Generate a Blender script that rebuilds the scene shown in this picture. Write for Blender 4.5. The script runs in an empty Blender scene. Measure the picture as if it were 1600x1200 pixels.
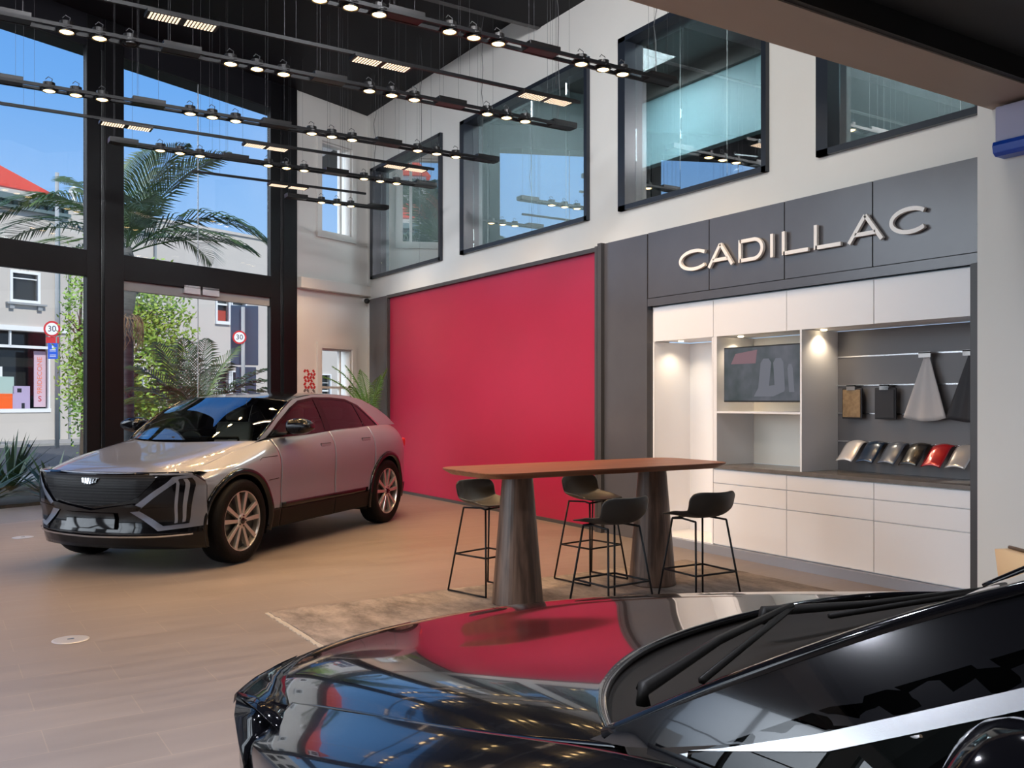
import bpy, bmesh, math, random
from mathutils import Vector, Matrix
random.seed(7)
PI = math.pi
SC = bpy.context.scene
COL = SC.collection

# ------------------------------------------------------------------ camera, world, sun, exposure
YAW = math.radians(32.5)
cam_d = bpy.data.cameras.new('camera')
cam = bpy.data.objects.new('camera', cam_d); COL.objects.link(cam)
cam.location = (0, 0, 1.54)
cam.rotation_euler = (PI/2, 0, -YAW)
cam_d.sensor_width = 36.0
cam_d.lens = 36.0*1435/1600
cam_d.shift_y = 26/1600
cam_d.clip_start = 0.05
cam_d.clip_end = 300
SC.camera = cam

SC.view_settings.view_transform = 'Standard'
SC.view_settings.look = 'None'
SC.view_settings.gamma = 1.0
SC.view_settings.use_curve_mapping = False
SC.view_settings.exposure = 0.08

world = bpy.data.worlds.new('sky'); SC.world = world
world.use_nodes = True
wn = world.node_tree; wn.nodes.clear()
w_out = wn.nodes.new('ShaderNodeOutputWorld')
w_bg = wn.nodes.new('ShaderNodeBackground')
w_tc = wn.nodes.new('ShaderNodeTexCoord')
w_sep = wn.nodes.new('ShaderNodeSeparateXYZ')
w_r = wn.nodes.new('ShaderNodeValToRGB')
w_n = wn.nodes.new('ShaderNodeTexNoise'); w_n.inputs['Scale'].default_value = 2.2; w_n.inputs['Detail'].default_value = 6
w_m = wn.nodes.new('ShaderNodeMapRange')
w_m.inputs['From Min'].default_value = 0.52; w_m.inputs['From Max'].default_value = 0.85
w_m.inputs['To Min'].default_value = 0.0; w_m.inputs['To Max'].default_value = 0.45
w_mix = wn.nodes.new('ShaderNodeMixRGB'); w_mix.inputs['Color2'].default_value = (0.75, 0.86, 1.0, 1)
wn.links.new(w_tc.outputs['Generated'], w_sep.inputs[0])
wn.links.new(w_sep.outputs['Z'], w_r.inputs[0])
wn.links.new(w_tc.outputs['Generated'], w_n.inputs['Vector'])
wn.links.new(w_n.outputs['Fac'], w_m.inputs['Value'])
wn.links.new(w_m.outputs[0], w_mix.inputs['Fac'])
wn.links.new(w_r.outputs['Color'], w_mix.inputs['Color1'])
wn.links.new(w_mix.outputs[0], w_bg.inputs['Color'])
wn.links.new(w_bg.outputs[0], w_out.inputs['Surface'])
el = w_r.color_ramp.elements
el[0].position = 0.0; el[0].color = (0.55, 0.74, 0.96, 1)
el[1].position = 1.0; el[1].color = (0.03, 0.13, 0.50, 1)
for p_, c_ in ((0.12, (0.40, 0.62, 0.94, 1)), (0.30, (0.17, 0.42, 0.88, 1)), (0.5, (0.075, 0.28, 0.76, 1))):
    k_ = el.new(p_); k_.color = c_
w_bg.inputs['Strength'].default_value = 1.0
# added bright patch in the unseen left sky, lighting the hall from the side
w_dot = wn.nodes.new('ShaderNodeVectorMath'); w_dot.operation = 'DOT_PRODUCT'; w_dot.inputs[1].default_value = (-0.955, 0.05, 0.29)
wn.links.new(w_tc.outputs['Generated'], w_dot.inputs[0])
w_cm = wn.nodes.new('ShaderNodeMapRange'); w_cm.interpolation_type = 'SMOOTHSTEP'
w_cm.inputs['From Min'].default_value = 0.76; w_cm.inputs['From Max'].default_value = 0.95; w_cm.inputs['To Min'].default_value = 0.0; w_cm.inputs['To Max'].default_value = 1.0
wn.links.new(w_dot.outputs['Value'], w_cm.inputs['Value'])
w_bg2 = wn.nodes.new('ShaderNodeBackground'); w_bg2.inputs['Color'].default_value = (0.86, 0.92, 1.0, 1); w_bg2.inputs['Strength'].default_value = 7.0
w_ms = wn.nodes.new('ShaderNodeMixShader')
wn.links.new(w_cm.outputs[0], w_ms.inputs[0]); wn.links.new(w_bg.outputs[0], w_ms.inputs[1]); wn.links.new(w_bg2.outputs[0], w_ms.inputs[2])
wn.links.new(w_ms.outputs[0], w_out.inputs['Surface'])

sun_d = bpy.data.lights.new('sun', 'SUN'); sun_d.energy = 3.6; sun_d.angle = math.radians(0.6)
sun_d.color = (1.0, 0.95, 0.86)
sun = bpy.data.objects.new('sun', sun_d); COL.objects.link(sun)
sun.location = (0, -5, 20)
sun.rotation_euler = Vector((-0.28, 0.78, -0.80)).to_track_quat('-Z', 'Y').to_euler()

def area_light(name, loc, direction, sx, sy, power, color, spread=180):
    d = bpy.data.lights.new(name, 'AREA'); d.shape = 'RECTANGLE'; d.size = sx; d.size_y = sy
    d.energy = power; d.color = color; d.spread = math.radians(spread)
    o = bpy.data.objects.new(name, d); COL.objects.link(o); o.location = loc
    o.rotation_euler = Vector(direction).to_track_quat('-Z', 'Y').to_euler()
    return o

# added fill lamps: downlights over the camera, and area lights on the upper floor
WARM = (1.0, 0.61, 0.29); COOL = (0.84, 0.88, 1.0)
def spot_light(name, loc, power, color, angle, blend, soft):
    d = bpy.data.lights.new(name, 'SPOT'); d.energy = power; d.color = color; d.spot_size = math.radians(angle); d.spot_blend = blend; d.shadow_soft_size = soft
    o = bpy.data.objects.new(name, d); COL.objects.link(o); o.location = loc
    return o
LOW_FILL_SPOTS = [(x_, y_) for x_ in (-4.0, -2.0, 0.2, 2.2, 4.4) for y_ in (-2.0, 0.6, 2.75)]
for x_, y_ in LOW_FILL_SPOTS:
    spot_light('fill_downlight_lamp', (x_, y_, 3.77), (620 if (y_ > 2 and x_ < 1) else 70), COOL, 130, .8, .05)
for ay in (4.5, 7.4, 10.4, 13.8):  # unseen area lights added to brighten the upper rooms
    area_light('upper_floor_fill_light', (8.6, ay, 6.5), (0, 0, -1), 1.0, 1.0, 220, (0.93, 0.98, 1.0))

# fill floodlights added to the beam to brighten the walls (their housings are built with the ceiling fittings)
FILL_FLOODS = [(-6.0, -3.0), (-3.6, 0.5), (-1.2, 2.6), (1.2, 4.6), (3.6, 5.6)]
WALL_FILL_FLOODS = [(-0.4, 5.2), (2.4, 7.2)]
for fx, ty in WALL_FILL_FLOODS:
    w_l = bpy.data.lights.new('fill_flood_lamp', 'SPOT'); w_l.energy = 330; w_l.color = (1.0, 0.96, 0.90)
    w_l.spot_size = math.radians(80); w_l.spot_blend = 0.9; w_l.shadow_soft_size = 0.25
    w_o = bpy.data.objects.new('fill_flood_lamp', w_l); COL.objects.link(w_o); w_o.location = (fx, 4.12, 5.5)
    w_o.rotation_euler = (Vector((6.75, ty, 4.1))-Vector((fx, 4.12, 5.5))).to_track_quat('-Z', 'Y').to_euler()
for fx, tx in FILL_FLOODS:
    l_ = bpy.data.lights.new('fill_flood_lamp', 'SPOT'); l_.energy = 540; l_.color = (0.94, 0.95, 1.0)
    l_.spot_size = math.radians(100); l_.spot_blend = 0.9; l_.shadow_soft_size = 0.28
    o_ = bpy.data.objects.new('fill_flood_lamp', l_); COL.objects.link(o_); o_.location = (fx, 4.12, 5.9)
    o_.rotation_euler = (Vector((tx, 14.5, 4.6))-Vector((fx, 4.12, 5.9))).to_track_quat('-Z', 'Y').to_euler()

# ------------------------------------------------------------------ materials
def mat(name, rgb, rough=0.5, metal=0.0, coat=0.0, spec=0.5, emit=None, estr=0.0, noise=None, bump=None, aniso=None):
    m = bpy.data.materials.new(name); m.use_nodes = True
    nt = m.node_tree; b = nt.nodes['Principled BSDF']
    b.inputs['Base Color'].default_value = (*rgb, 1)
    b.inputs['Roughness'].default_value = rough
    b.inputs['Metallic'].default_value = metal
    b.inputs['Coat Weight'].default_value = coat
    b.inputs['Coat Roughness'].default_value = 0.03
    b.inputs['Specular IOR Level'].default_value = spec
    if emit:
        b.inputs['Emission Color'].default_value = (*emit, 1); b.inputs['Emission Strength'].default_value = estr
    if noise or bump:
        tc = nt.nodes.new('ShaderNodeTexCoord')
        n = nt.nodes.new('ShaderNodeTexNoise'); n.inputs['Detail'].default_value = 5
        mp = nt.nodes.new('ShaderNodeMapping'); nt.links.new(tc.outputs['Object'], mp.inputs[0]); nt.links.new(mp.outputs[0], n.inputs['Vector'])
        sc_ = (noise or bump)[0]
        if isinstance(sc_, tuple): mp.inputs['Scale'].default_value = sc_; n.inputs['Scale'].default_value = 1.0
        else: n.inputs['Scale'].default_value = sc_
        if noise:
            r = nt.nodes.new('ShaderNodeMixRGB'); r.blend_type = 'MIX'
            rgb2 = noise[1]
            r.inputs['Color1'].default_value = (*rgb, 1); r.inputs['Color2'].default_value = (*rgb2, 1)
            mr = nt.nodes.new('ShaderNodeMapRange'); mr.inputs['From Min'].default_value = 0.35; mr.inputs['From Max'].default_value = 0.65
            nt.links.new(n.outputs['Fac'], mr.inputs['Value']); nt.links.new(mr.outputs[0], r.inputs['Fac'])
            nt.links.new(r.outputs[0], b.inputs['Base Color'])
        if bump:
            bp = nt.nodes.new('ShaderNodeBump'); bp.inputs['Strength'].default_value = bump[1]; bp.inputs['Distance'].default_value = 0.01
            nt.links.new(n.outputs['Fac'], bp.inputs['Height']); nt.links.new(bp.outputs[0], b.inputs['Normal'])
    return m

def glass(name, tint, ior=1.5, rough=0.0, dark=1.0):
    m = bpy.data.materials.new(name); m.use_nodes = True
    nt = m.node_tree; nt.nodes.clear()
    o = nt.nodes.new('ShaderNodeOutputMaterial'); mx = nt.nodes.new('ShaderNodeMixShader')
    t = nt.nodes.new('ShaderNodeBsdfTransparent'); t.inputs[0].default_value = (*tint, 1)
    g = nt.nodes.new('ShaderNodeBsdfGlossy'); g.inputs['Roughness'].default_value = rough; g.inputs[0].default_value = (1, 1, 1, 1)
    # thin-pane reflectance from the facing angle only (same from both sides of the pane)
    lw = nt.nodes.new('ShaderNodeLayerWeight'); lw.inputs['Blend'].default_value = 0.5
    pw = nt.nodes.new('ShaderNodeMath'); pw.operation = 'POWER'; pw.inputs[1].default_value = 4.0
    f0 = min(0.6, 2*((ior-1)/(ior+1))**2)
    mr = nt.nodes.new('ShaderNodeMapRange'); mr.inputs['To Min'].default_value = f0; mr.inputs['To Max'].default_value = 1.0
    nt.links.new(lw.outputs['Facing'], pw.inputs[0]); nt.links.new(pw.outputs[0], mr.inputs['Value'])
    nt.links.new(mr.outputs[0], mx.inputs[0]); nt.links.new(t.outputs[0], mx.inputs[1]); nt.links.new(g.outputs[0], mx.inputs[2])
    nt.links.new(mx.outputs[0], o.inputs[0])
    return m

M = {}
M['white_wall'] = mat('white_wall', (0.70, 0.69, 0.66), 0.6, noise=(1.5, (0.68, 0.67, 0.64)))
M['soffit_beige'] = mat('soffit_beige', (0.36, 0.29, 0.24), 0.6)
M['black_ceiling'] = mat('black_ceiling', (0.007, 0.007, 0.010), 0.6, spec=0.2)
M['dark_low'] = mat('dark_low_ceiling', (0.008, 0.007, 0.007), 0.6)
M['black_steel'] = mat('black_steel', (0.004, 0.004, 0.005), 0.42, spec=0.25)
M['window_frame'] = mat('window_frame_dark', (0.015, 0.02, 0.03), 0.3)
M['grey_panel'] = mat('grey_panel', (0.075, 0.073, 0.082), 0.22, spec=0.9, noise=(3, (0.08, 0.078, 0.087)))
M['grey_edge'] = mat('grey_panel_edge', (0.05, 0.048, 0.05), 0.4)
M['red_panel'] = mat('red_panel', (0.36, 0.014, 0.052), 0.34, spec=0.45, noise=(1.0, (0.34, 0.013, 0.048)))
M['white_lam'] = mat('white_laminate', (0.80, 0.80, 0.82), 0.35)
M['cream_lam'] = mat('cream_laminate', (0.78, 0.74, 0.66), 0.4)
M['slat'] = mat('slatwall_grey', (0.12, 0.115, 0.12), 0.4)
M['worktop'] = mat('stone_worktop', (0.13, 0.12, 0.11), 0.25, noise=(9, (0.17, 0.15, 0.14)))
M['alu'] = mat('brushed_aluminium', (0.75, 0.76, 0.78), 0.25, 1.0)
M['chrome'] = mat('chrome', (0.85, 0.86, 0.88), 0.06, 1.0)
M['plinth'] = mat('plinth_metal', (0.42, 0.45, 0.52), 0.3, 0.6)
M['letter'] = mat('letter_white', (0.86, 0.84, 0.82), 0.4)
M['teal_wall'] = mat('pale_teal_wall', (0.34, 0.52, 0.56), 0.5)
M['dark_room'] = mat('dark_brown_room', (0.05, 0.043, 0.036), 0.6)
M['grey_green'] = mat('grey_green_wall', (0.30, 0.33, 0.33), 0.6)
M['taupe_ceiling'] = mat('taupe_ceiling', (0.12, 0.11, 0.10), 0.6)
M['facade_glass'] = glass('facade_glass', (0.97, 0.99, 1.0), 1.25)
M['mezz_glass'] = glass('upper_window_glass', (0.72, 0.80, 0.82), 2.9)
M['car_glass'] = glass('car_windscreen_glass', (0.50, 0.56, 0.54), 2.0)
M['side_glass'] = glass('car_side_glass', (0.13, 0.135, 0.13), 1.32)
M['privacy_glass'] = glass('car_privacy_glass', (0.008, 0.007, 0.009), 1.25)
M['bulb'] = mat('bulb_glow', (1, 0.8, 0.5), 0.4, emit=(1.0, 0.66, 0.28), estr=9.0)
M['led'] = mat('led_glow', (1, 0.85, 0.7), 0.4, emit=(1.0, 0.74, 0.52), estr=2.2)
M['small_bulb'] = mat('downlight_glow', (1, 0.85, 0.6), 0.4, emit=(1.0, 0.8, 0.5), estr=10.0)
M['lamp_black'] = mat('lamp_black', (0.006, 0.005, 0.005), 0.35, spec=0.3)
M['wire'] = mat('steel_wire', (0.05, 0.05, 0.055), 0.5)
M['black_plastic'] = mat('black_plastic', (0.014, 0.013, 0.013), 0.42)
M['stool_black'] = mat('stool_shell_black', (0.016, 0.014, 0.012), 0.45)
M['rubber'] = mat('tyre_rubber', (0.005, 0.0045, 0.0045), 0.6, spec=0.10, bump=(60, 0.3))
M['leather'] = mat('seat_leather', (0.38, 0.33, 0.28), 0.5)
M['dash'] = mat('dashboard', (0.02, 0.02, 0.02), 0.5)
M['gloss_black'] = mat('gloss_black_trim', (0.003, 0.003, 0.004), 0.08, coat=0.1, spec=0.32)
M['satin_black'] = mat('satin_black_trim', (0.008, 0.007, 0.006), 0.5, spec=0.12)
M['underbody'] = mat('underbody_black', (0.006, 0.006, 0.006), 0.8)
M['silver_paint'] = mat('silver_paint', (0.15, 0.17, 0.225), 0.34, 0.30, coat=1.0)
M['black_paint'] = mat('black_paint', (0.003, 0.003, 0.004), 0.12, 0.0, coat=1.0)
M['rim'] = mat('alloy_rim', (0.50, 0.49, 0.48), 0.28, 0.8)
M['rim_dark'] = mat('alloy_rim_pocket', (0.02, 0.02, 0.02), 0.35)
M['lens'] = mat('lamp_lens', (0.20, 0.22, 0.27), 0.1, 0.3, coat=1.0)
M['cream_wall'] = mat('cream_render', (0.57, 0.515, 0.455), 0.8, noise=(0.6, (0.54, 0.49, 0.435)))
M['white_trim'] = mat('white_trim', (0.82, 0.82, 0.80), 0.6)
M['green_trim'] = mat('grey_green_trim', (0.12, 0.17, 0.17), 0.6)
M['red_roof'] = mat('red_roof', (0.62, 0.06, 0.025), 0.6, noise=((30, 30, 2), (0.50, 0.05, 0.02)))
M['dark_pane'] = mat('dark_window_pane', (0.02, 0.022, 0.022), 0.08)
M['curtain'] = mat('red_curtain', (0.4, 0.06, 0.04), 0.8)
M['asphalt'] = mat('asphalt', (0.05, 0.052, 0.056), 0.85, noise=(14, (0.075, 0.077, 0.08)), bump=(80, 0.3))
M['pavement'] = mat('pavement', (0.36, 0.34, 0.31), 0.85, noise=(3, (0.30, 0.29, 0.26)))
M['soil'] = mat('planting_soil', (0.06, 0.05, 0.035), 0.9, noise=(12, (0.03, 0.03, 0.02)))
M['palm_leaf'] = mat('palm_leaflet', (0.035, 0.085, 0.018), 0.45, noise=(3, (0.11, 0.17, 0.03)))
M['palm_dark'] = mat('palm_leaflet_dark', (0.018, 0.045, 0.014), 0.45, noise=(3, (0.05, 0.09, 0.025)))
M['indoor_leaf'] = mat('indoor_palm_leaflet', (0.07, 0.20, 0.03), 0.4, noise=(4, (0.14, 0.30, 0.05)))
M['tree_leaf'] = mat('tree_leaf', (0.16, 0.30, 0.03), 0.5, noise=(2, (0.30, 0.40, 0.06)))
M['trunk'] = mat('palm_trunk', (0.10, 0.10, 0.095), 0.8, noise=((3, 3, 22), (0.045, 0.05, 0.05)))
M['bark'] = mat('tree_bark', (0.09, 0.065, 0.045), 0.9)
M['husk'] = mat('dry_husk', (0.23, 0.16, 0.09), 0.9)
M['pole_grey'] = mat('painted_pole', (0.30, 0.31, 0.31), 0.5)
M['sign_red'] = mat('sign_red', (0.55, 0.02, 0.02), 0.4)
M['sign_white'] = mat('sign_white', (0.85, 0.85, 0.85), 0.4)
M['sign_blue'] = mat('sign_blue', (0.01, 0.10, 0.55), 0.4)
M['sign_dark'] = mat('sign_back_dark', (0.035, 0.06, 0.10), 0.4)
M['text_black'] = mat('text_dark', (0.02, 0.02, 0.025), 0.5)
M['orange'] = mat('orange_card', (0.85, 0.12, 0.01), 0.6)
M['lilac'] = mat('lilac_card', (0.45, 0.36, 0.52), 0.6)
M['mint'] = mat('mint_card', (0.40, 0.52, 0.46), 0.6)
M['pink'] = mat('pink_banner', (0.62, 0.45, 0.52), 0.6)
M['text_orange'] = mat('text_orange', (0.80, 0.25, 0.15), 0.6)
M['lav_box'] = mat('lavender_box', (0.42, 0.42, 0.58), 0.5)
M['blue_box'] = mat('blue_strip', (0.005, 0.06, 0.42), 0.3)
M['leather_tan'] = mat('tan_leather', (0.30, 0.19, 0.09), 0.6, noise=((3, 30, 30), (0.22, 0.13, 0.06)))
M['cloth_grey'] = mat('grey_cloth', (0.42, 0.40, 0.40), 0.8)
M['cloth_black'] = mat('black_cloth', (0.02, 0.02, 0.025), 0.7)
M['floor_socket'] = mat('socket_metal', (0.60, 0.59, 0.58), 0.35, 0.7)
M['chair_tan'] = mat('tan_upholstery', (0.72, 0.48, 0.26), 0.6)
M['chair_edge'] = mat('dark_piping', (0.10, 0.06, 0.035), 0.5)
M['pot'] = mat('plant_pot', (0.25, 0.25, 0.25), 0.5)

def wood(name, c1, c2, vscale):
    m = bpy.data.materials.new(name); m.use_nodes = True
    nt = m.node_tree; b = nt.nodes['Principled BSDF']
    tc = nt.nodes.new('ShaderNodeTexCoord'); mp = nt.nodes.new('ShaderNodeMapping'); mp.inputs['Scale'].default_value = vscale
    n1 = nt.nodes.new('ShaderNodeTexNoise'); n1.inputs['Scale'].default_value = 1.0; n1.inputs['Detail'].default_value = 8; n1.inputs['Distortion'].default_value = 0.6
    r = nt.nodes.new('ShaderNodeValToRGB')
    r.color_ramp.elements[0].position = 0.34; r.color_ramp.elements[0].color = (*c1, 1)
    r.color_ramp.elements[1].position = 0.66; r.color_ramp.elements[1].color = (*c2, 1)
    nt.links.new(tc.outputs['Object'], mp.inputs[0]); nt.links.new(mp.outputs[0], n1.inputs['Vector'])
    nt.links.new(n1.outputs['Fac'], r.inputs[0]); nt.links.new(r.outputs[0], b.inputs['Base Color'])
    b.inputs['Roughness'].default_value = 0.42
    return m
M['wood_top'] = wood('walnut_top', (0.14, 0.042, 0.018), (0.25, 0.090, 0.040), (1.2, 16, 16))
M['wood_leg'] = wood('walnut_leg', (0.05, 0.026, 0.016), (0.15, 0.088, 0.058), (22, 22, 1.6))

def tile_material():
    m = bpy.data.materials.new('floor_tiles'); m.use_nodes = True
    nt = m.node_tree; b = nt.nodes['Principled BSDF']
    tc = nt.nodes.new('ShaderNodeTexCoord')
    br = nt.nodes.new('ShaderNodeTexBrick')
    br.inputs['Scale'].default_value = 1.0; br.inputs['Brick Width'].default_value = 0.9; br.inputs['Row Height'].default_value = 0.32
    br.inputs['Mortar Size'].default_value = 0.0028; br.inputs['Mortar Smooth'].default_value = 0.2; br.offset = 0.5
    br.inputs['Color1'].default_value = (0.20, 0.165, 0.145, 1); br.inputs['Color2'].default_value = (0.185, 0.153, 0.135, 1)
    br.inputs['Mortar'].default_value = (0.25, 0.20, 0.16, 1)
    n = nt.nodes.new('ShaderNodeTexNoise'); n.inputs['Scale'].default_value = 1.0; n.inputs['Detail'].default_value = 8
    mp = nt.nodes.new('ShaderNodeMapping'); mp.inputs['Scale'].default_value = (1.2, 9, 1)
    mx = nt.nodes.new('ShaderNodeMixRGB'); mx.blend_type = 'MULTIPLY'; mx.inputs['Fac'].default_value = 0.30
    rp = nt.nodes.new('ShaderNodeValToRGB'); rp.color_ramp.elements[0].position = 0.3; rp.color_ramp.elements[0].color = (0.55, 0.52, 0.5, 1)
    rp.color_ramp.elements[1].position = 0.62; rp.color_ramp.elements[1].color = (1, 1, 1, 1)
    nt.links.new(tc.outputs['Object'], br.inputs['Vector']); nt.links.new(tc.outputs['Object'], mp.inputs[0]); nt.links.new(mp.outputs[0], n.inputs['Vector'])
    nt.links.new(n.outputs['Fac'], rp.inputs[0]); nt.links.new(br.outputs['Color'], mx.inputs['Color1']); nt.links.new(rp.outputs[0], mx.inputs['Color2'])
    nt.links.new(mx.outputs[0], b.inputs['Base Color'])
    mr = nt.nodes.new('ShaderNodeMapRange'); mr.inputs['To Min'].default_value = 0.30; mr.inputs['To Max'].default_value = 0.48
    nt.links.new(n.outputs['Fac'], mr.inputs['Value']); nt.links.new(mr.outputs[0], b.inputs['Roughness'])
    bp = nt.nodes.new('ShaderNodeBump'); bp.inputs['Strength'].default_value = 0.15; bp.inputs['Distance'].default_value = 0.004
    nt.links.new(n.outputs['Fac'], bp.inputs['Height']); nt.links.new(bp.outputs[0], b.inputs['Normal'])
    return m
M['tiles'] = tile_material()

def mesh_grille():
    m = bpy.data.materials.new('grille_mesh'); m.use_nodes = True
    nt = m.node_tree; b = nt.nodes['Principled BSDF']
    tc = nt.nodes.new('ShaderNodeTexCoord'); w = nt.nodes.new('ShaderNodeTexWave'); w.wave_type = 'BANDS'; w.bands_direction = 'Z'
    w.inputs['Scale'].default_value = 14; w.inputs['Distortion'].default_value = 0
    r = nt.nodes.new('ShaderNodeValToRGB'); r.color_ramp.elements[0].color = (0.004, 0.004, 0.005, 1); r.color_ramp.elements[1].color = (0.02, 0.02, 0.022, 1)
    nt.links.new(tc.outputs['Object'], w.inputs['Vector']); nt.links.new(w.outputs['Fac'], r.inputs[0]); nt.links.new(r.outputs[0], b.inputs['Base Color'])
    b.inputs['Roughness'].default_value = 0.4; b.inputs['Specular IOR Level'].default_value = 0.12
    return m
M['grille'] = mesh_grille()

def screen_mat():
    m = bpy.data.materials.new('tv_picture'); m.use_nodes = True
    nt = m.node_tree; b = nt.nodes['Principled BSDF']
    tc = nt.nodes.new('ShaderNodeTexCoord'); n = nt.nodes.new('ShaderNodeTexNoise'); n.inputs['Scale'].default_value = 3.2; n.inputs['Detail'].default_value = 3
    r = nt.nodes.new('ShaderNodeValToRGB'); r.color_ramp.elements[0].position = 0.35; r.color_ramp.elements[0].color = (0.06, 0.09, 0.10, 1)
    r.color_ramp.elements[1].position = 0.7; r.color_ramp.elements[1].color = (0.20, 0.21, 0.26, 1)
    nt.links.new(tc.outputs['Object'], n.inputs['Vector']); nt.links.new(n.outputs['Fac'], r.inputs[0])
    nt.links.new(r.outputs[0], b.inputs['Emission Color']); b.inputs['Emission Strength'].default_value = 0.5
    b.inputs['Base Color'].default_value = (0.02, 0.02, 0.02, 1); b.inputs['Roughness'].default_value = 0.15
    return m
M['screen'] = screen_mat()

def rug_mat():
    m = bpy.data.materials.new('rug_pile'); m.use_nodes = True
    nt = m.node_tree; b = nt.nodes['Principled BSDF']
    tc = nt.nodes.new('ShaderNodeTexCoord'); n = nt.nodes.new('ShaderNodeTexNoise'); n.inputs['Scale'].default_value = 1.0; n.inputs['Detail'].default_value = 9; n.inputs['Roughness'].default_value = 0.75
    mp = nt.nodes.new('ShaderNodeMapping'); mp.inputs['Scale'].default_value = (4, 2, 1)
    r = nt.nodes.new('ShaderNodeValToRGB'); r.color_ramp.elements[0].position = 0.38; r.color_ramp.elements[0].color = (0.10, 0.08, 0.07, 1)
    r.color_ramp.elements[1].position = 0.62; r.color_ramp.elements[1].color = (0.27, 0.225, 0.195, 1)
    nt.links.new(tc.outputs['Object'], mp.inputs[0]); nt.links.new(mp.outputs[0], n.inputs['Vector']); nt.links.new(n.outputs['Fac'], r.inputs[0]); nt.links.new(r.outputs[0], b.inputs['Base Color'])
    b.inputs['Roughness'].default_value = 0.9
    return m
M['rug'] = rug_mat()

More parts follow.
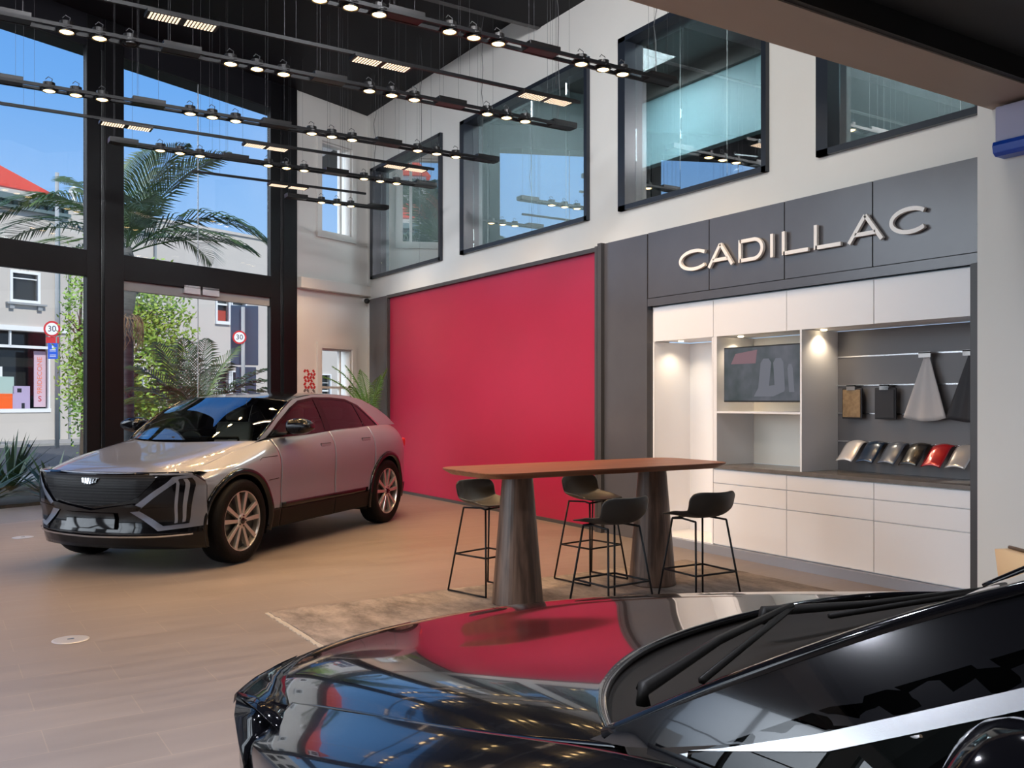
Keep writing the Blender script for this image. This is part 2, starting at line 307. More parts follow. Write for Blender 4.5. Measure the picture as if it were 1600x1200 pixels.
# ------------------------------------------------------------------ mesh helpers
class MB:
    def __init__(self, warp=None):
        self.v = []; self.f = []; self.warp = warp
    def add(self, vs, fs):
        n = len(self.v)
        self.v += [tuple(p) for p in vs]
        self.f += [tuple(i+n for i in f) for f in fs]
        return self
    def box(self, x0, x1, y0, y1, z0, z1):
        return self.add([(x0,y0,z0),(x1,y0,z0),(x1,y1,z0),(x0,y1,z0),(x0,y0,z1),(x1,y0,z1),(x1,y1,z1),(x0,y1,z1)],
                        [(0,3,2,1),(4,5,6,7),(0,1,5,4),(1,2,6,5),(2,3,7,6),(3,0,4,7)])
    def cyl(self, p0, p1, r0, r1=None, n=12, cap=True):
        r1 = r0 if r1 is None else r1
        p0 = Vector(p0); p1 = Vector(p1); d = (p1-p0).normalized()
        a = d.orthogonal().normalized(); b = d.cross(a)
        vs = []
        for p, r in ((p0, r0), (p1, r1)):
            for k in range(n):
                t = 2*PI*k/n; vs.append(p + a*r*math.cos(t) + b*r*math.sin(t))
        fs = [(k, (k+1) % n, n+(k+1) % n, n+k) for k in range(n)]
        if cap: fs += [tuple(range(n-1, -1, -1)), tuple(range(n, 2*n))]
        return self.add(vs, fs)
    def tube(self, path, r, n=6):
        path = [Vector(p) for p in path]
        rs = r if isinstance(r, (list, tuple)) else [r]*len(path)
        vs = []; up = None
        for i, p in enumerate(path):
            d = (path[min(i+1, len(path)-1)] - path[max(i-1, 0)]).normalized()
            if up is None: up = d.orthogonal().normalized()
            a = (up - d*up.dot(d)).normalized(); up = a; b = d.cross(a)
            for k in range(n):
                t = 2*PI*k/n; vs.append(p + a*rs[i]*math.cos(t) + b*rs[i]*math.sin(t))
        fs = []
        for i in range(len(path)-1):
            for k in range(n): fs.append((i*n+k, i*n+(k+1) % n, (i+1)*n+(k+1) % n, (i+1)*n+k))
        fs += [tuple(range(n-1, -1, -1)), tuple(range((len(path)-1)*n, len(path)*n))]
        return self.add(vs, fs)
    def lathe(self, prof, c=(0,0,0), n=32, axis='z'):
        vs = []
        for r, h in prof:
            for k in range(n):
                t = 2*PI*k/n
                if axis == 'z': vs.append((c[0]+r*math.cos(t), c[1]+r*math.sin(t), c[2]+h))
                elif axis == 'y': vs.append((c[0]+r*math.cos(t), c[1]+h, c[2]+r*math.sin(t)))
                else: vs.append((c[0]+h, c[1]+r*math.cos(t), c[2]+r*math.sin(t)))
        fs = []
        for i in range(len(prof)-1):
            for k in range(n): fs.append((i*n+k, i*n+(k+1) % n, (i+1)*n+(k+1) % n, (i+1)*n+k))
        if prof[0][0] > 1e-6: fs.append(tuple(range(n-1, -1, -1)))
        if prof[-1][0] > 1e-6: fs.append(tuple(range((len(prof)-1)*n, len(prof)*n)))
        return self.add(vs, fs)
    def prism(self, poly, h0, h1, plane='xy'):
        n = len(poly)
        def P(a, b, h):
            return (a, b, h) if plane == 'xy' else ((a, h, b) if plane == 'xz' else (h, a, b))
        vs = [P(a, b, h0) for a, b in poly] + [P(a, b, h1) for a, b in poly]
        fs = [tuple(range(n-1, -1, -1)), tuple(range(n, 2*n))] + [(k, (k+1) % n, n+(k+1) % n, n+k) for k in range(n)]
        return self.add(vs, fs)
    def grid(self, rows, keep=None):
        nu = len(rows); nv = len(rows[0]); vs = [p for r in rows for p in r]; fs = []
        for i in range(nu-1):
            for j in range(nv-1):
                if keep is None or keep(i, j): fs.append((i*nv+j, i*nv+j+1, (i+1)*nv+j+1, (i+1)*nv+j))
        return self.add(vs, fs)
    def build(self, name, m, parent=None, smooth=False, bevel=0, solid=0, closed=True, sub=0, merge=0, seg=2, soff=-1, flipref=None):
        vs = self.v if self.warp is None else [self.warp(p) for p in self.v]
        me = bpy.data.meshes.new(name); me.from_pydata([tuple(p) for p in vs], [], self.f)
        bm = bmesh.new(); bm.from_mesh(me)
        if merge: bmesh.ops.remove_doubles(bm, verts=bm.verts, dist=merge)
        loose = [v for v in bm.verts if not v.link_faces]
        if loose: bmesh.ops.delete(bm, geom=loose, context='VERTS')
        if closed: bmesh.ops.recalc_face_normals(bm, faces=bm.faces)
        if flipref is not None:      # open sheet: every face looks away from this point
            ref = Vector(flipref)
            acc = 0.0
            bm.normal_update()
            for f in bm.faces: acc += f.normal.dot(f.calc_center_median()-ref)*f.calc_area()
            if acc < 0: bmesh.ops.reverse_faces(bm, faces=bm.faces)
        bm.to_mesh(me); bm.free()
        if smooth:
            for p in me.polygons: p.use_smooth = True
        me.materials.append(m)
        o = bpy.data.objects.new(name, me); COL.objects.link(o)
        if parent: o.parent = parent
        if solid:
            s_ = o.modifiers.new('thickness', 'SOLIDIFY'); s_.thickness = solid; s_.offset = soff
        if bevel:
            b_ = o.modifiers.new('bevel', 'BEVEL'); b_.width = bevel; b_.segments = seg; b_.limit_method = 'ANGLE'; b_.angle_limit = math.radians(40)
        if sub:
            u_ = o.modifiers.new('subsurf', 'SUBSURF'); u_.levels = sub; u_.render_levels = sub
        return o

def thing(name, label, cat, loc=(0,0,0), rotz=0, group=None):
    o = bpy.data.objects.new(name, None); COL.objects.link(o); o.location = loc; o.rotation_euler = (0, 0, rotz)
    o.empty_display_size = 0.1
    o['label'] = label; o['category'] = cat
    if group: o['group'] = group
    return o
def tag(o, label, cat, group=None):
    o['label'] = label; o['category'] = cat
    if group: o['group'] = group
    return o
def struct(o):
    o['kind'] = 'structure'; return o
def dup(root, loc, rotz, label, group=None):
    def rec(o, par):
        c = o.copy(); COL.objects.link(c)
        if par is not None: c.parent = par
        for ch in o.children: rec(ch, c)
        return c
    r = rec(root, None); r.location = loc; r.rotation_euler = (0, 0, rotz); r['label'] = label
    if group: r['group'] = group
    return r
def text_mesh(s, size, m, name, parent, mtx, ext=0.004, font_scale_x=1.0):
    c = bpy.data.curves.new(name, 'FONT'); c.body = s; c.size = size; c.extrude = ext; c.align_x = 'CENTER'; c.align_y = 'CENTER'
    o = bpy.data.objects.new(name, c); COL.objects.link(o)
    bpy.context.view_layer.update()
    me = bpy.data.meshes.new_from_object(o.evaluated_get(bpy.context.evaluated_depsgraph_get()))
    bpy.data.objects.remove(o)
    me.materials.clear(); me.materials.append(m)
    q = bpy.data.objects.new(name, me); COL.objects.link(q)
    me.transform(mtx)
    if parent: q.parent = parent
    return q

# facade frame: local x runs along the glass front (right positive), local y points outdoors
A0 = Vector((6.7563, 15.556, 0)); FA = math.atan2(0.3936, 0.9195)
FM = Matrix.Translation(A0) @ Matrix.Rotation(FA, 4, 'Z')
def fo(o):
    o.matrix_world = FM @ o.matrix_world; return o
def fpoint(u, off, z): return FM @ Vector((-u, off, z))
def fbox(mb, u0, u1, off0, off1, z0, z1): return mb.box(-u1, -u0, off0, off1, z0, z1)
# ------------------------------------------------------------------ setting: hall
LX = -8.0; BY = -6.0
ul = (A0.x - LX)/0.9195                     # where the front meets the left wall
yl = A0.y - 0.3936*ul
FC = [(LX, BY), (7.6, BY), (7.6, A0.y+0.36), (A0.x, A0.y), (LX, yl)]
struct(MB().prism(FC, -0.2, 0.0).build('floor', M['tiles']))
struct(MB().prism([(LX, 3.75), (A0.x+.2, 3.75), (A0.x+.2, A0.y+.3), (LX, yl)], 6.71, 6.95).build('ceiling', M['black_ceiling']))
struct(MB().prism([(LX, BY), (7.6, BY), (7.6, 3.33), (LX, 3.33)], 3.80, 4.0).build('ceiling', M['dark_low']))
for k, (x_, y_) in enumerate(LOW_FILL_SPOTS):  # discs for the added fill downlights
    o = MB().lathe([(0, .0), (.075, .0), (.075, -.008), (.055, -.010), (.05, .0), (0, .0)], (x_, y_, 3.80), 24).build('ceiling_downlight', M['led'])
    tag(o, 'added fill downlight in the low dark ceiling, %s row, %s from the left' % (('rear', 'middle', 'front')[k % 3], ('first', 'second', 'third', 'fourth', 'fifth')[k//3]), 'ceiling light', 'added low ceiling downlights')
struct(MB().box(LX, 6.75, 3.33, 3.75, 3.65, 6.9).build('trim_1', M['soffit_beige']))
struct(MB().box(LX, 6.75, 3.29, 3.335, 3.66, 3.85).build('trim_2', M['dark_low']))
# deep black beam under the high ceiling
b_ = MB(); yb = 11.5
b_ = MB().box(LX, 6.75, 8.9, 9.9, 6.41, 6.75)
struct(b_.build('trim_3', M['black_ceiling']))
t_ = MB().box(LX, 6.75, 9.9, 9.98, 6.40, 6.46)
struct(t_.build('trim_4', M['grey_edge']))

# feature wall: solid pieces round the upper windows and the display niche
WX0, WX1 = 6.75, 6.95
WIN = [(12.60, 15.26), (8.85, 11.97), (6.05, 8.25), (2.9, 5.46)]
w = MB()
w.box(WX0, WX1, 7.66, 15.60, 0, 3.72)
w.box(WX0, WX1, 3.80, 7.66, 2.60, 3.72)
w.box(WX0, WX1, BY, 15.60, 5.69, 6.9)
edges = [BY, 2.9, 5.46, 6.05, 8.25, 8.85, 11.97, 12.60, 15.26, 15.60]
for k in range(0, len(edges), 2): w.box(WX0, WX1, edges[k], edges[k+1], 3.72, 5.69)
struct(w.build('wall_right', M['white_wall']))
struct(MB().box(6.52, 6.95, BY, 3.86, 0, 3.72).build('wall_pier', M['white_wall']))
struct(MB().box(LX, 7.6, BY-.2, BY, 0, 3.9).build('wall_back', M['white_wall']))
# left wall, largely glazed
lw = MB(); gl = MB(); fr = MB()
spans = [(2.4, 5.0), (5.4, 8.4)]
lw.box(LX-.2, LX, BY, yl, 0, 0.25); lw.box(LX-.2, LX, BY, yl, 5.2, 6.9)
prev = BY
for a, b in spans:
    lw.box(LX-.2, LX, prev, a, 0.25, 5.2); prev = b
    gl.box(LX-.11, LX-.10, a, b, .25, 5.2)
    for yy in (a, (a+b)/2-.03, b-.06): fr.box(LX-.14, LX-.02, yy, yy+.06, .25, 5.2)
    for zz in (.25, 3.2, 5.14): fr.box(LX-.14, LX-.02, a, b, zz, zz+.06)
lw.box(LX-.2, LX, prev, yl, 0.25, 5.2)
struct(lw.build('wall_left', M['white_wall']))
struct(gl.build('window_20', M['facade_glass'])); struct(fr.build('window_21', M['black_steel']))

# upper windows in the feature wall
JT = {0: [13.61], 1: [10.28, 9.49], 2: [7.39, 6.70], 3: [4.2]}
for k, (a, b) in enumerate(WIN):
    f = MB(); t = .055
    f.box(6.70, 6.96, a-.005, a+t, 3.715, 5.695); f.box(6.70, 6.96, b-t*2.2, b+.005, 3.715, 5.695)
    f.box(6.70, 6.96, a, b, 3.715, 3.715+t); f.box(6.70, 6.96, a, b, 5.695-t, 5.695)
    fr_o = f.build('window_%d' % (k+1), M['window_frame']); struct(fr_o)
    g = MB(); ys = [a+t] + sorted(JT[k]) + [b-t*2.2]
    for q in range(len(ys)-1): g.box(6.86, 6.866, ys[q]+.003, ys[q+1]-.003, 3.77, 5.64)
    g.build('glass_pane', M['mezz_glass'], fr_o)

# upper floor rooms behind these windows
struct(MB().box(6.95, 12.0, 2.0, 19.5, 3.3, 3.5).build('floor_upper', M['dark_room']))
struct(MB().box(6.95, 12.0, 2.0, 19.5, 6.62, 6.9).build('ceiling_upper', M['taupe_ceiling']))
struct(MB().box(9.8, 9.95, 2.0, 12.2, 5.32, 6.62).build('wall_upper_bulkhead', M['teal_wall']))
struct(MB().box(9.72, 9.8, 2.0, 12.2, 6.36, 6.62).build('trim_5', M['taupe_ceiling']))
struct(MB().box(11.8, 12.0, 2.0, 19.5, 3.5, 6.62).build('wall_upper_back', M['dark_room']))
struct(MB().box(6.95, 12.0, 1.9, 2.0, 3.5, 6.62).build('wall_upper_end', M['grey_green']))
struct(MB().box(6.95, 9.8, 5.60, 5.68, 3.5, 6.62).build('wall_partition', M['grey_green']))
struct(MB().box(6.96, 12.0, 12.22, 12.3, 3.5, 6.62).build('wall_partition', M['grey_green']))
# end wall of the upper room, on the line of the front
struct(fo(fbox(MB(), -5.5, -.25, 0, .25, 3.5, 6.62).build('wall_upper_front', M['grey_green'])))

# downlights of the upper floor (small glowing discs)
for (dx, dy, dz, dl_) in ((9.0, 4.4, 6.61, 'small round warm downlight above the window nearest the soffit, the front one of that pair'), (9.4, 3.7, 6.61, 'small round warm downlight above the window nearest the soffit, rear one of that pair'), (10.9, 6.5, 6.61, 'small round warm downlight deep behind the third upper window'), (10.9, 8.0, 6.61, 'small round warm downlight deep in the upper floor, leftmost of the back row'), (10.9, 4.5, 6.61, 'small round warm downlight deep in the upper floor, rightmost of the back row')):
    d = MB().lathe([(0.0, 0), (.06, 0), (.06, -.012), (.045, -.015), (0, -.015)], (dx, dy, dz), 20).build('ceiling_downlight', M['small_bulb'])
    tag(d, dl_, 'ceiling light', 'upper floor downlights')

# office chairs behind the upper windows
def office_chair(loc, rz, label):
    t = thing('office_chair', label, 'chair', loc, rz, 'office chairs behind the upper windows')
    prof = []
    rows = []
    for i in range(9):
        a = i/8; z = .52+.52*a; w_ = .24*(1-.35*a*a)
        rows.append([(-w_*math.cos(q*PI/8)*1.0 if False else -w_+2*w_*q/8, -.22-.05*a+.10*((q-4)/4)**2, z) for q in range(9)])
    MB().grid(rows).build('backrest', M['black_plastic'], t, True, solid=.03, closed=False)
    MB().lathe([(0, .44), (.22, .44), (.25, .47), (.24, .51), (.1, .53), (0, .53)], (0, 0, 0), 20).build('seat', M['black_plastic'], t, True)
    MB().cyl((0, 0, .12), (0, 0, .45), .03).build('column', M['black_plastic'], t)
    b = MB()
    for k in range(5):
        q = 2*PI*k/5; b.tube([(0, 0, .13), (.3*math.cos(q), .3*math.sin(q), .07)], [.03, .02])
        b.lathe([(0, -.03), (.035, -.02), (.035, .02), (0, .03)], (.3*math.cos(q), .3*math.sin(q), .035), 10, 'y')
    b.build('base', M['black_plastic'], t)
    for s in (-1, 1):
        MB().tube([(s*.22, -.05, .5), (s*.29, -.04, .6), (s*.29, 0, .72)], .02).tube([(s*.29, -.16, .72), (s*.29, .12, .73)], .028).build('armrest', M['black_plastic'], t)
    return t
office_chair((7.45, 4.15, 3.5), 2.2, 'black office chair with armrests behind the window nearest the soffit')
office_chair((7.5, 6.9, 3.5), 1.2, 'black office chair behind the third upper window, left of the pair there')
office_chair((7.55, 6.2, 3.5), 2.6, 'black office chair behind the third upper window, nearer the right frame')

# ------------------------------------------------------------------ glass front
struct(fo(fbox(MB(), -.25, ul+.2, -.05, .35, 6.28, 6.95).build('trim_6', M['black_ceiling'])))
# short white wall right of the front with two windows
sw = MB()
for (u0, u1, a, b) in ((0, .445, 0, 6.75), (1.188, 1.75, 0, 6.75), (.445, 1.188, 2.44, 4.44), (.445, 1.188, 6.0, 6.75), (.445, 1.188, 0, 1.1)):
    fbox(sw, u0-.002, u1, -.06, .2, a, b)
fbox(sw, .445, 1.188, -.06, .2, 1.1, 1.1001)
struct(fo(sw.build('wall_front', M['white_wall'])))
struct(fo(fbox(MB(), -.02, 1.75, -.20, -.05, 3.416, 3.597).build('trim_7', M['white_wall'], bevel=.01)))
for (nm, a, b) in (('window_6', 4.44, 6.0), ('window_7', 1.1, 2.44)):
    f = MB(); u0, u1 = .445, 1.188
    for q in range(2):
        o0 = -.10+q*.05; e_ = .10-.05*q; i_ = q*.03
        fbox(f, u0-e_, u0+i_, o0, .1, a-e_, b+e_); fbox(f, u1-i_, u1+e_, o0, .1, a-e_, b+e_)
        fbox(f, u0, u1, o0, .1, a-e_, a+i_); fbox(f, u0, u1, o0, .1, b-i_, b+e_)
    fbox(f, .60 if nm == 'window_6' else .62, .65, .02, .08, a, b)
    fbox(f, u0, u1, .02, .08, (a+b)/2-.02, (a+b)/2+.02) if nm == 'window_7' else None
    fw_ = fo(f.build(nm, M['white_wall'])); struct(fw_)
    g_ = fbox(MB(), u0, u1, .05, .055, a, b).build('glass_pane', M['facade_glass']); g_.parent = fw_

# columns
def column(n_, u0, u1, split=True):
    c = MB()
    fbox(c, u0, u0+(u1-u0)*.55, -.10, .02, 0, 6.7)
    fbox(c, u0+(u1-u0)*.62, u1, -.06, .02, 0, 6.7)
    fbox(c, u0+(u1-u0)*.3, u1, -.02, .03, 0, 6.7)
    o = fo(c.build('column_%d' % n_, M['black_steel'], bevel=.008)); struct(o)
    s_ = fbox(MB(), u0+(u1-u0)*.56, u0+(u1-u0)*.585, -.045, -.02, 0, 6.6).build('edge_strip', M['alu']); s_.parent = o
    return o
column(1, 1.75, 2.28); column(2, 4.90, 5.42); column(3, 8.6, 9.15); column(4, 12.3, 12.85)
for n_, (u0, u1) in enumerate(((2.28, 4.90), (5.42, 8.6), (9.15, 12.3), (12.85, ul))):
    tr = fo(fbox(MB(), u0, u1, -.08, .03, 3.20, 3.55).build('trim_%d' % (10+n_), M['black_steel'], bevel=.006)); struct(tr)
    um = (u0+u1)/2 if n_ else 3.62
    g = MB()
    fbox(g, u0, um-.004, .0, .012, 3.55, 6.28); fbox(g, um+.004, u1, .0, .012, 3.55, 6.28)
    fbox(g, u0, um-.004, .0, .012, .02, 3.20); fbox(g, um+.004, u1, .0, .012, .02, 3.20)
    go = fo(g.build('window_%d' % (10+n_), M['facade_glass'])); struct(go)
    e = MB(); fbox(e, um-.004, um+.004, -.001, .013, 3.55, 6.28); fbox(e, um-.004, um+.004, -.001, .013, .02, 3.1)
    eo = e.build('glass_joint', M['pole_grey']); eo.parent = go
# door header and patch fitting of the entrance
dh = fo(fbox(MB(), 2.28, 4.90, -.03, .05, 3.07, 3.20).build('door_1', M['pole_grey'])); struct(dh)
p_ = MB(); fbox(p_, 3.30, 3.60, -.08, .06, 3.12, 3.24); fbox(p_, 3.64, 3.92, -.08, .06, 3.12, 3.24)
po = p_.build('door_closer', M['alu']); po.parent = dh

# ------------------------------------------------------------------ feature wall panels
rp = thing('red_feature_panel', 'large satin red wall panel in a dark frame behind the parked silver car', 'wall panel', (6.72, 11.5, 0))
def part(mb, name, m, root, **k):
    o = mb.build(name, m, None, **k); o.matrix_world = root.matrix_world.inverted() @ o.matrix_world
    o.parent = root; return o
bpy.context.view_layer.update()
part(MB().box(6.71, 6.745, 8.58, 14.44, .04, 3.30), 'panel_face', M['red_panel'], rp)
f = MB(); f.box(6.66, 6.745, 14.43, 14.47, 0, 3.35); f.box(6.62, 6.745, 8.54, 8.585, 0, 3.35); f.box(6.66, 6.745, 8.585, 14.43, 3.30, 3.35); f.box(6.68, 6.745, 8.585, 14.43, 0.0, .04)
part(f, 'frame', M['grey_edge'], rp)
o = MB().box(6.68, 6.745, 14.50, 15.23, .0, 3.35).build('wall_cladding', M['grey_panel']); tag(o, 'narrow dark grey wall panel left of the red panel', 'wall panel')
# tall grey panel and header band
gp = thing('grey_panel', 'tall blue-grey wall panel between the red panel and the white cabinets', 'wall panel', (6.7, 8.1, 0))
bpy.context.view_layer.update()
part(MB().box(6.66, 6.745, 7.70, 8.45, 0, 3.37), 'panel_face', M['grey_panel'], gp)
part(MB().box(6.61, 6.745, 8.45, 8.52, 0, 3.375), 'edge_strip', M['grey_edge'], gp)
hd = thing('sign_header', 'wide dark grey header band carrying the white lettering above the cabinets', 'wall panel', (6.7, 5.8, 2.57))
bpy.context.view_layer.update()
ysg = [3.90, 4.85, 5.785, 6.75, 7.685]
for q in range(4):
    part(MB().box(6.66, 6.745, ysg[q]+.006, ysg[q+1]-.006, 2.66, 3.372), 'header_board', M['grey_panel'], hd)
part(MB().box(6.655, 6.745, 3.90, 7.685, 2.57, 2.652), 'bottom_board', M['grey_panel'], hd)
part(MB().box(6.69, 6.745, 3.90, 7.685, 2.57, 3.36), 'backing', M['grey_edge'], hd)
o = MB().box(6.60, 6.745, 3.875, 3.965, 0, 2.568).build('end_panel', M['grey_edge'], bevel=.003); tag(o, 'slim dark upright panel closing the right end of the display wall', 'wall panel')

# letters CADILLAC
def stroke_poly(pts, w, closed_ends=True):
    L = []; R = []
    P = [Vector(p) for p in pts]
    for i, p in enumerate(P):
        if i == 0: d = P[1]-P[0]
        elif i == len(P)-1: d = P[-1]-P[-2]
        else: d = (P[i+1]-P[i]).normalized()+(P[i]-P[i-1]).normalized()
        d.normalize(); n = Vector((-d.y, d.x)); L.append(p+n*w/2); R.append(p-n*w/2)
    return L, R
def letter(ch, ya, yb, zb, h, idx):
    # ya is the left edge (large Y), yb the right edge
    W = ya-yb; w = .034; mb = MB(); X0, X1 = 6.615, 6.645
    def strip(pts):
        L, R = stroke_poly(pts, w); n = len(L); vs = []; fs = []
        for x in (X0, X1):
            for l, r in zip(L, R):
                vs.append((x, ya-l.x, zb+l.y)); vs.append((x, ya-r.x, zb+r.y))
        m = 2*n
        for i in range(n-1):
            a, b, c, d = 2*i, 2*i+1, 2*i+3, 2*i+2
            fs += [(a, b, c, d), (m+d, m+c, m+b, m+a), (a, d, m+d, m+a), (b, m+b, m+c, c)]
        fs += [(0, m, m+1, 1), (2*n-2, 2*n-1, m+2*n-1, m+2*n-2)]
        mb.add(vs, fs)
    hw = w/2
    if ch == 'C':
        cx, cy, rx, ry = W*.54, h/2, W*.54-hw, h/2-hw
        strip([(cx+rx*math.cos(t), cy+ry*math.sin(t)) for t in [math.radians(42+k*(276/28)) for k in range(29)]])
    elif ch == 'A':
        strip([(hw, 0), (W/2, h)]); strip([(W-hw, 0), (W/2, h)]); strip([(W*.22, h*.30), (W*.78, h*.30)])
    elif ch == 'D':
        strip([(hw, 0), (hw, h)])
        r_ = h/2-hw; sx = W-hw-r_*1.15
        arc = [(sx+r_*1.15*math.cos(t), h/2+r_*math.sin(t)) for t in [math.radians(90-k*10) for k in range(19)]]
        strip([(hw, h-hw)]+arc+[(hw, hw)])
    elif ch == 'I': strip([(W/2, 0), (W/2, h)])
    elif ch == 'L': strip([(hw, 0), (hw, h)]); strip([(hw, hw), (W, hw)])
    o = mb.build('sign_letter', M['letter'], closed=True)
    pins = MB()
    pins.cyl((6.64, ya-hw-.01, zb+h*.5 if ch in 'CDIL' else zb+.04), (6.659, ya-hw-.01, zb+h*.5 if ch in 'CDIL' else zb+.04), .008, n=8)
    pins.build('mounting_pin', M['alu'], o)
    nth = ['first letter, C', 'second letter, A beside the first C', 'third letter, D', 'fourth letter, the narrow I', 'fifth letter, the L right after the I', 'sixth letter, the second L', 'seventh letter, A before the last C', 'eighth and last letter, C'][idx]
    tag(o, 'raised white letter on the dark header band: ' + nth, 'sign letter', 'white letters of the wall sign')
LY = [('C', 7.144, 6.735), ('A', 6.73, 6.379), ('D', 6.312, 5.999), ('I', 5.921, 5.875), ('L', 5.777, 5.48), ('L', 5.417, 5.134), ('A', 5.069, 4.715), ('C', 4.662, 4.321)]
for i, (ch, a, b) in enumerate(LY): letter(ch, a, b, 2.872, .218, i)

# ------------------------------------------------------------------ display cabinets
CX = 6.70; CB = 7.25
cy = [7.645, 6.733, 5.795, 4.868, 3.967]
nm_ = ['leftmost, above the tall open niche', 'above the television', 'above the left half of the sample wall', 'rightmost, above the coloured car samples']
for q in range(4):
    t = thing('upper_cabinet', 'white upper cabinet, ' + nm_[q], 'cabinet', (6.7, (cy[q]+cy[q+1])/2, 2.19), 0, 'white upper cabinets')
    bpy.context.view_layer.update()
    part(MB().box(CX+.02, CB, cy[q+1]+.001, cy[q]-.001, 2.19, 2.56), 'body', M['white_lam'], t)
    part(MB().box(CX, CX+.018, cy[q+1]+.003, cy[q]-.003, 2.185, 2.553), 'door', M['white_lam'], t, bevel=.0015)
nd = ['left one, under the television', 'middle one, under the grey sample wall', 'right one, beside the dark end panel']
dz = [(.715, .85), (.535, .707), (.10, .527)]
for q in range(3):
    t = thing('drawer_cabinet', 'white base cabinet with three handleless drawers, ' + nd[q], 'cabinet', (6.7, (cy[q+1]+cy[q+2])/2, 0), 0, 'white drawer cabinets')
    bpy.context.view_layer.update()
    part(MB().box(CX+.02, CB, cy[q+2]+.001, cy[q+1]-.001, .09, .855), 'body', M['white_lam'], t)
    for a, b in dz: part(MB().box(CX, CX+.018, cy[q+2]+.003, cy[q+1]-.003, a, b), 'drawer_front', M['white_lam'], t, bevel=.0015)
o = MB().box(6.655, CB, 3.967, 7.645, 0, .088).build('cabinet_plinth', M['plinth']); tag(o, 'long brushed blue-grey plinth along the floor under the white cabinets', 'plinth')
o = MB().box(6.685, CB-.02, 3.967, 6.732, .858, .892).build('worktop', M['worktop'], bevel=.002); tag(o, 'dark grey stone worktop on the white drawer cabinets', 'worktop')
# tall open niche
def niche(name, label, cat, parts):
    t = thing(name, label, cat, (6.9, parts[0][1][2], parts[0][1][4])); bpy.context.view_layer.update()
    for pn, bx, m in parts: part(MB().box(*bx), pn, M[m], t)
    return t
niche('display_niche', 'tall open cream display niche at the left end of the white cabinets', 'shelving',
      [('back_panel', (7.23, CB, 6.755, 7.645, .09, 2.18), 'white_lam'), ('side_panel', (6.70, 7.23, 7.625, 7.645, .09, 2.18), 'white_lam'),
       ('side_panel', (6.70, CB, 6.735, 6.755, .09, 2.18), 'white_lam'), ('niche_floor', (6.70, 7.23, 6.755, 7.625, .09, .10), 'white_lam')])
niche('television_niche', 'open niche with a thin white shelf around and below the television', 'shelving',
      [('back_panel', (7.23, CB, 5.64, 6.733, .893, 2.184), 'cream_lam'), ('side_panel', (6.70, 7.23, 5.620, 5.640, .893, 2.184), 'white_lam'), ('side_panel', (6.70, 7.23, 6.683, 6.733, .893, 2.184), 'white_lam'),
       ('shelf', (6.70, 7.23, 5.64, 6.68, 1.415, 1.435), 'white_lam')])
sl = thing('slat_wall', 'dark grey slatted sample wall with four thin metal rails', 'display wall', (7.2, 4.8, .9)); bpy.context.view_layer.update()
part(MB().box(7.20, 7.23, 3.97, 5.618, .893, 2.184), 'board', M['slat'], sl)
for z in (1.945, 1.68, 1.423, 1.163): part(MB().box(7.19, 7.205, 3.97, 5.618, z-.006, z+.006), 'rail', M['alu'], sl)
# television
tv = thing('television', 'flat television showing a car interior, hung in the niche beside the sample wall', 'television', (6.76, 6.13, 1.5)); bpy.context.view_layer.update()
part(MB().box(6.735, 6.78, 5.66, 6.62, 1.525, 2.068), 'housing', M['black_plastic'], tv, bevel=.003)
part(MB().box(6.732, 6.737, 5.672, 6.608, 1.54, 2.055), 'screen', M['screen'], tv)
part(MB().box(6.78, 7.23, 6.05, 6.2, 1.7, 1.85), 'wall_mount', M['black_plastic'], tv)
sh = MB()
for (ya, za, w_, h_, lean) in ((6.10, 1.66, .13, .24, .03), (5.90, 1.64, .12, .26, -.02), (5.76, 1.62, .06, .22, -.02)):
    pts = [(ya+w_/2, za), (ya+w_/2-lean, za+h_), (ya+w_/4-lean, za+h_+.04), (ya-w_/4-lean, za+h_+.04), (ya-w_/2-lean, za+h_), (ya-w_/2, za)]
    sh.prism([(a, b) for a, b in pts], 6.7295, 6.7325, 'yz')
sh.prism([(6.22, 1.58), (6.16, 1.67), (5.92, 1.69), (5.84, 1.63), (5.98, 1.58)], 6.7290, 6.7325, 'yz')
M['seat_pic'] = mat('screen_seat_image', (0.02, 0.02, 0.02), 0.2, emit=(0.17, 0.18, 0.22), estr=0.7)
M['pink_pic'] = mat('screen_window_image', (0.02, 0.02, 0.02), 0.2, emit=(0.36, 0.20, 0.24), estr=0.5)
part(sh, 'seat_picture', M['seat_pic'], tv)
part(MB().prism([(6.52, 1.90), (6.46, 2.0), (6.18, 2.03), (6.20, 1.90)], 6.7295, 6.7325, 'yz'), 'window_picture', M['pink_pic'], tv)
# little spot lights under the upper cabinets
for (yy, lb) in ((7.45, 'small warm spotlight at the top of the tall open niche'), (6.58, 'small warm spotlight above the television'), (5.56, 'small warm spotlight at the top left of the sample wall')):
    o = MB().lathe([(0, 0), (.028, 0), (.028, -.008), (.02, -.01), (0, -.01)], (6.93, yy, 2.19), 16).build('cabinet_spotlight', M['small_bulb']); tag(o, lb, 'spotlight', 'spotlights under the upper cabinets')
    l = bpy.data.lights.new('cabinet_spot', 'SPOT'); l.energy = 10; l.color = (1, .80, .56); l.spot_size = math.radians(130); l.spot_blend = .8; l.shadow_soft_size = .025
    q = bpy.data.objects.new('cabinet_spot', l); COL.objects.link(q); q.location = (6.93, yy-.0, 2.172)

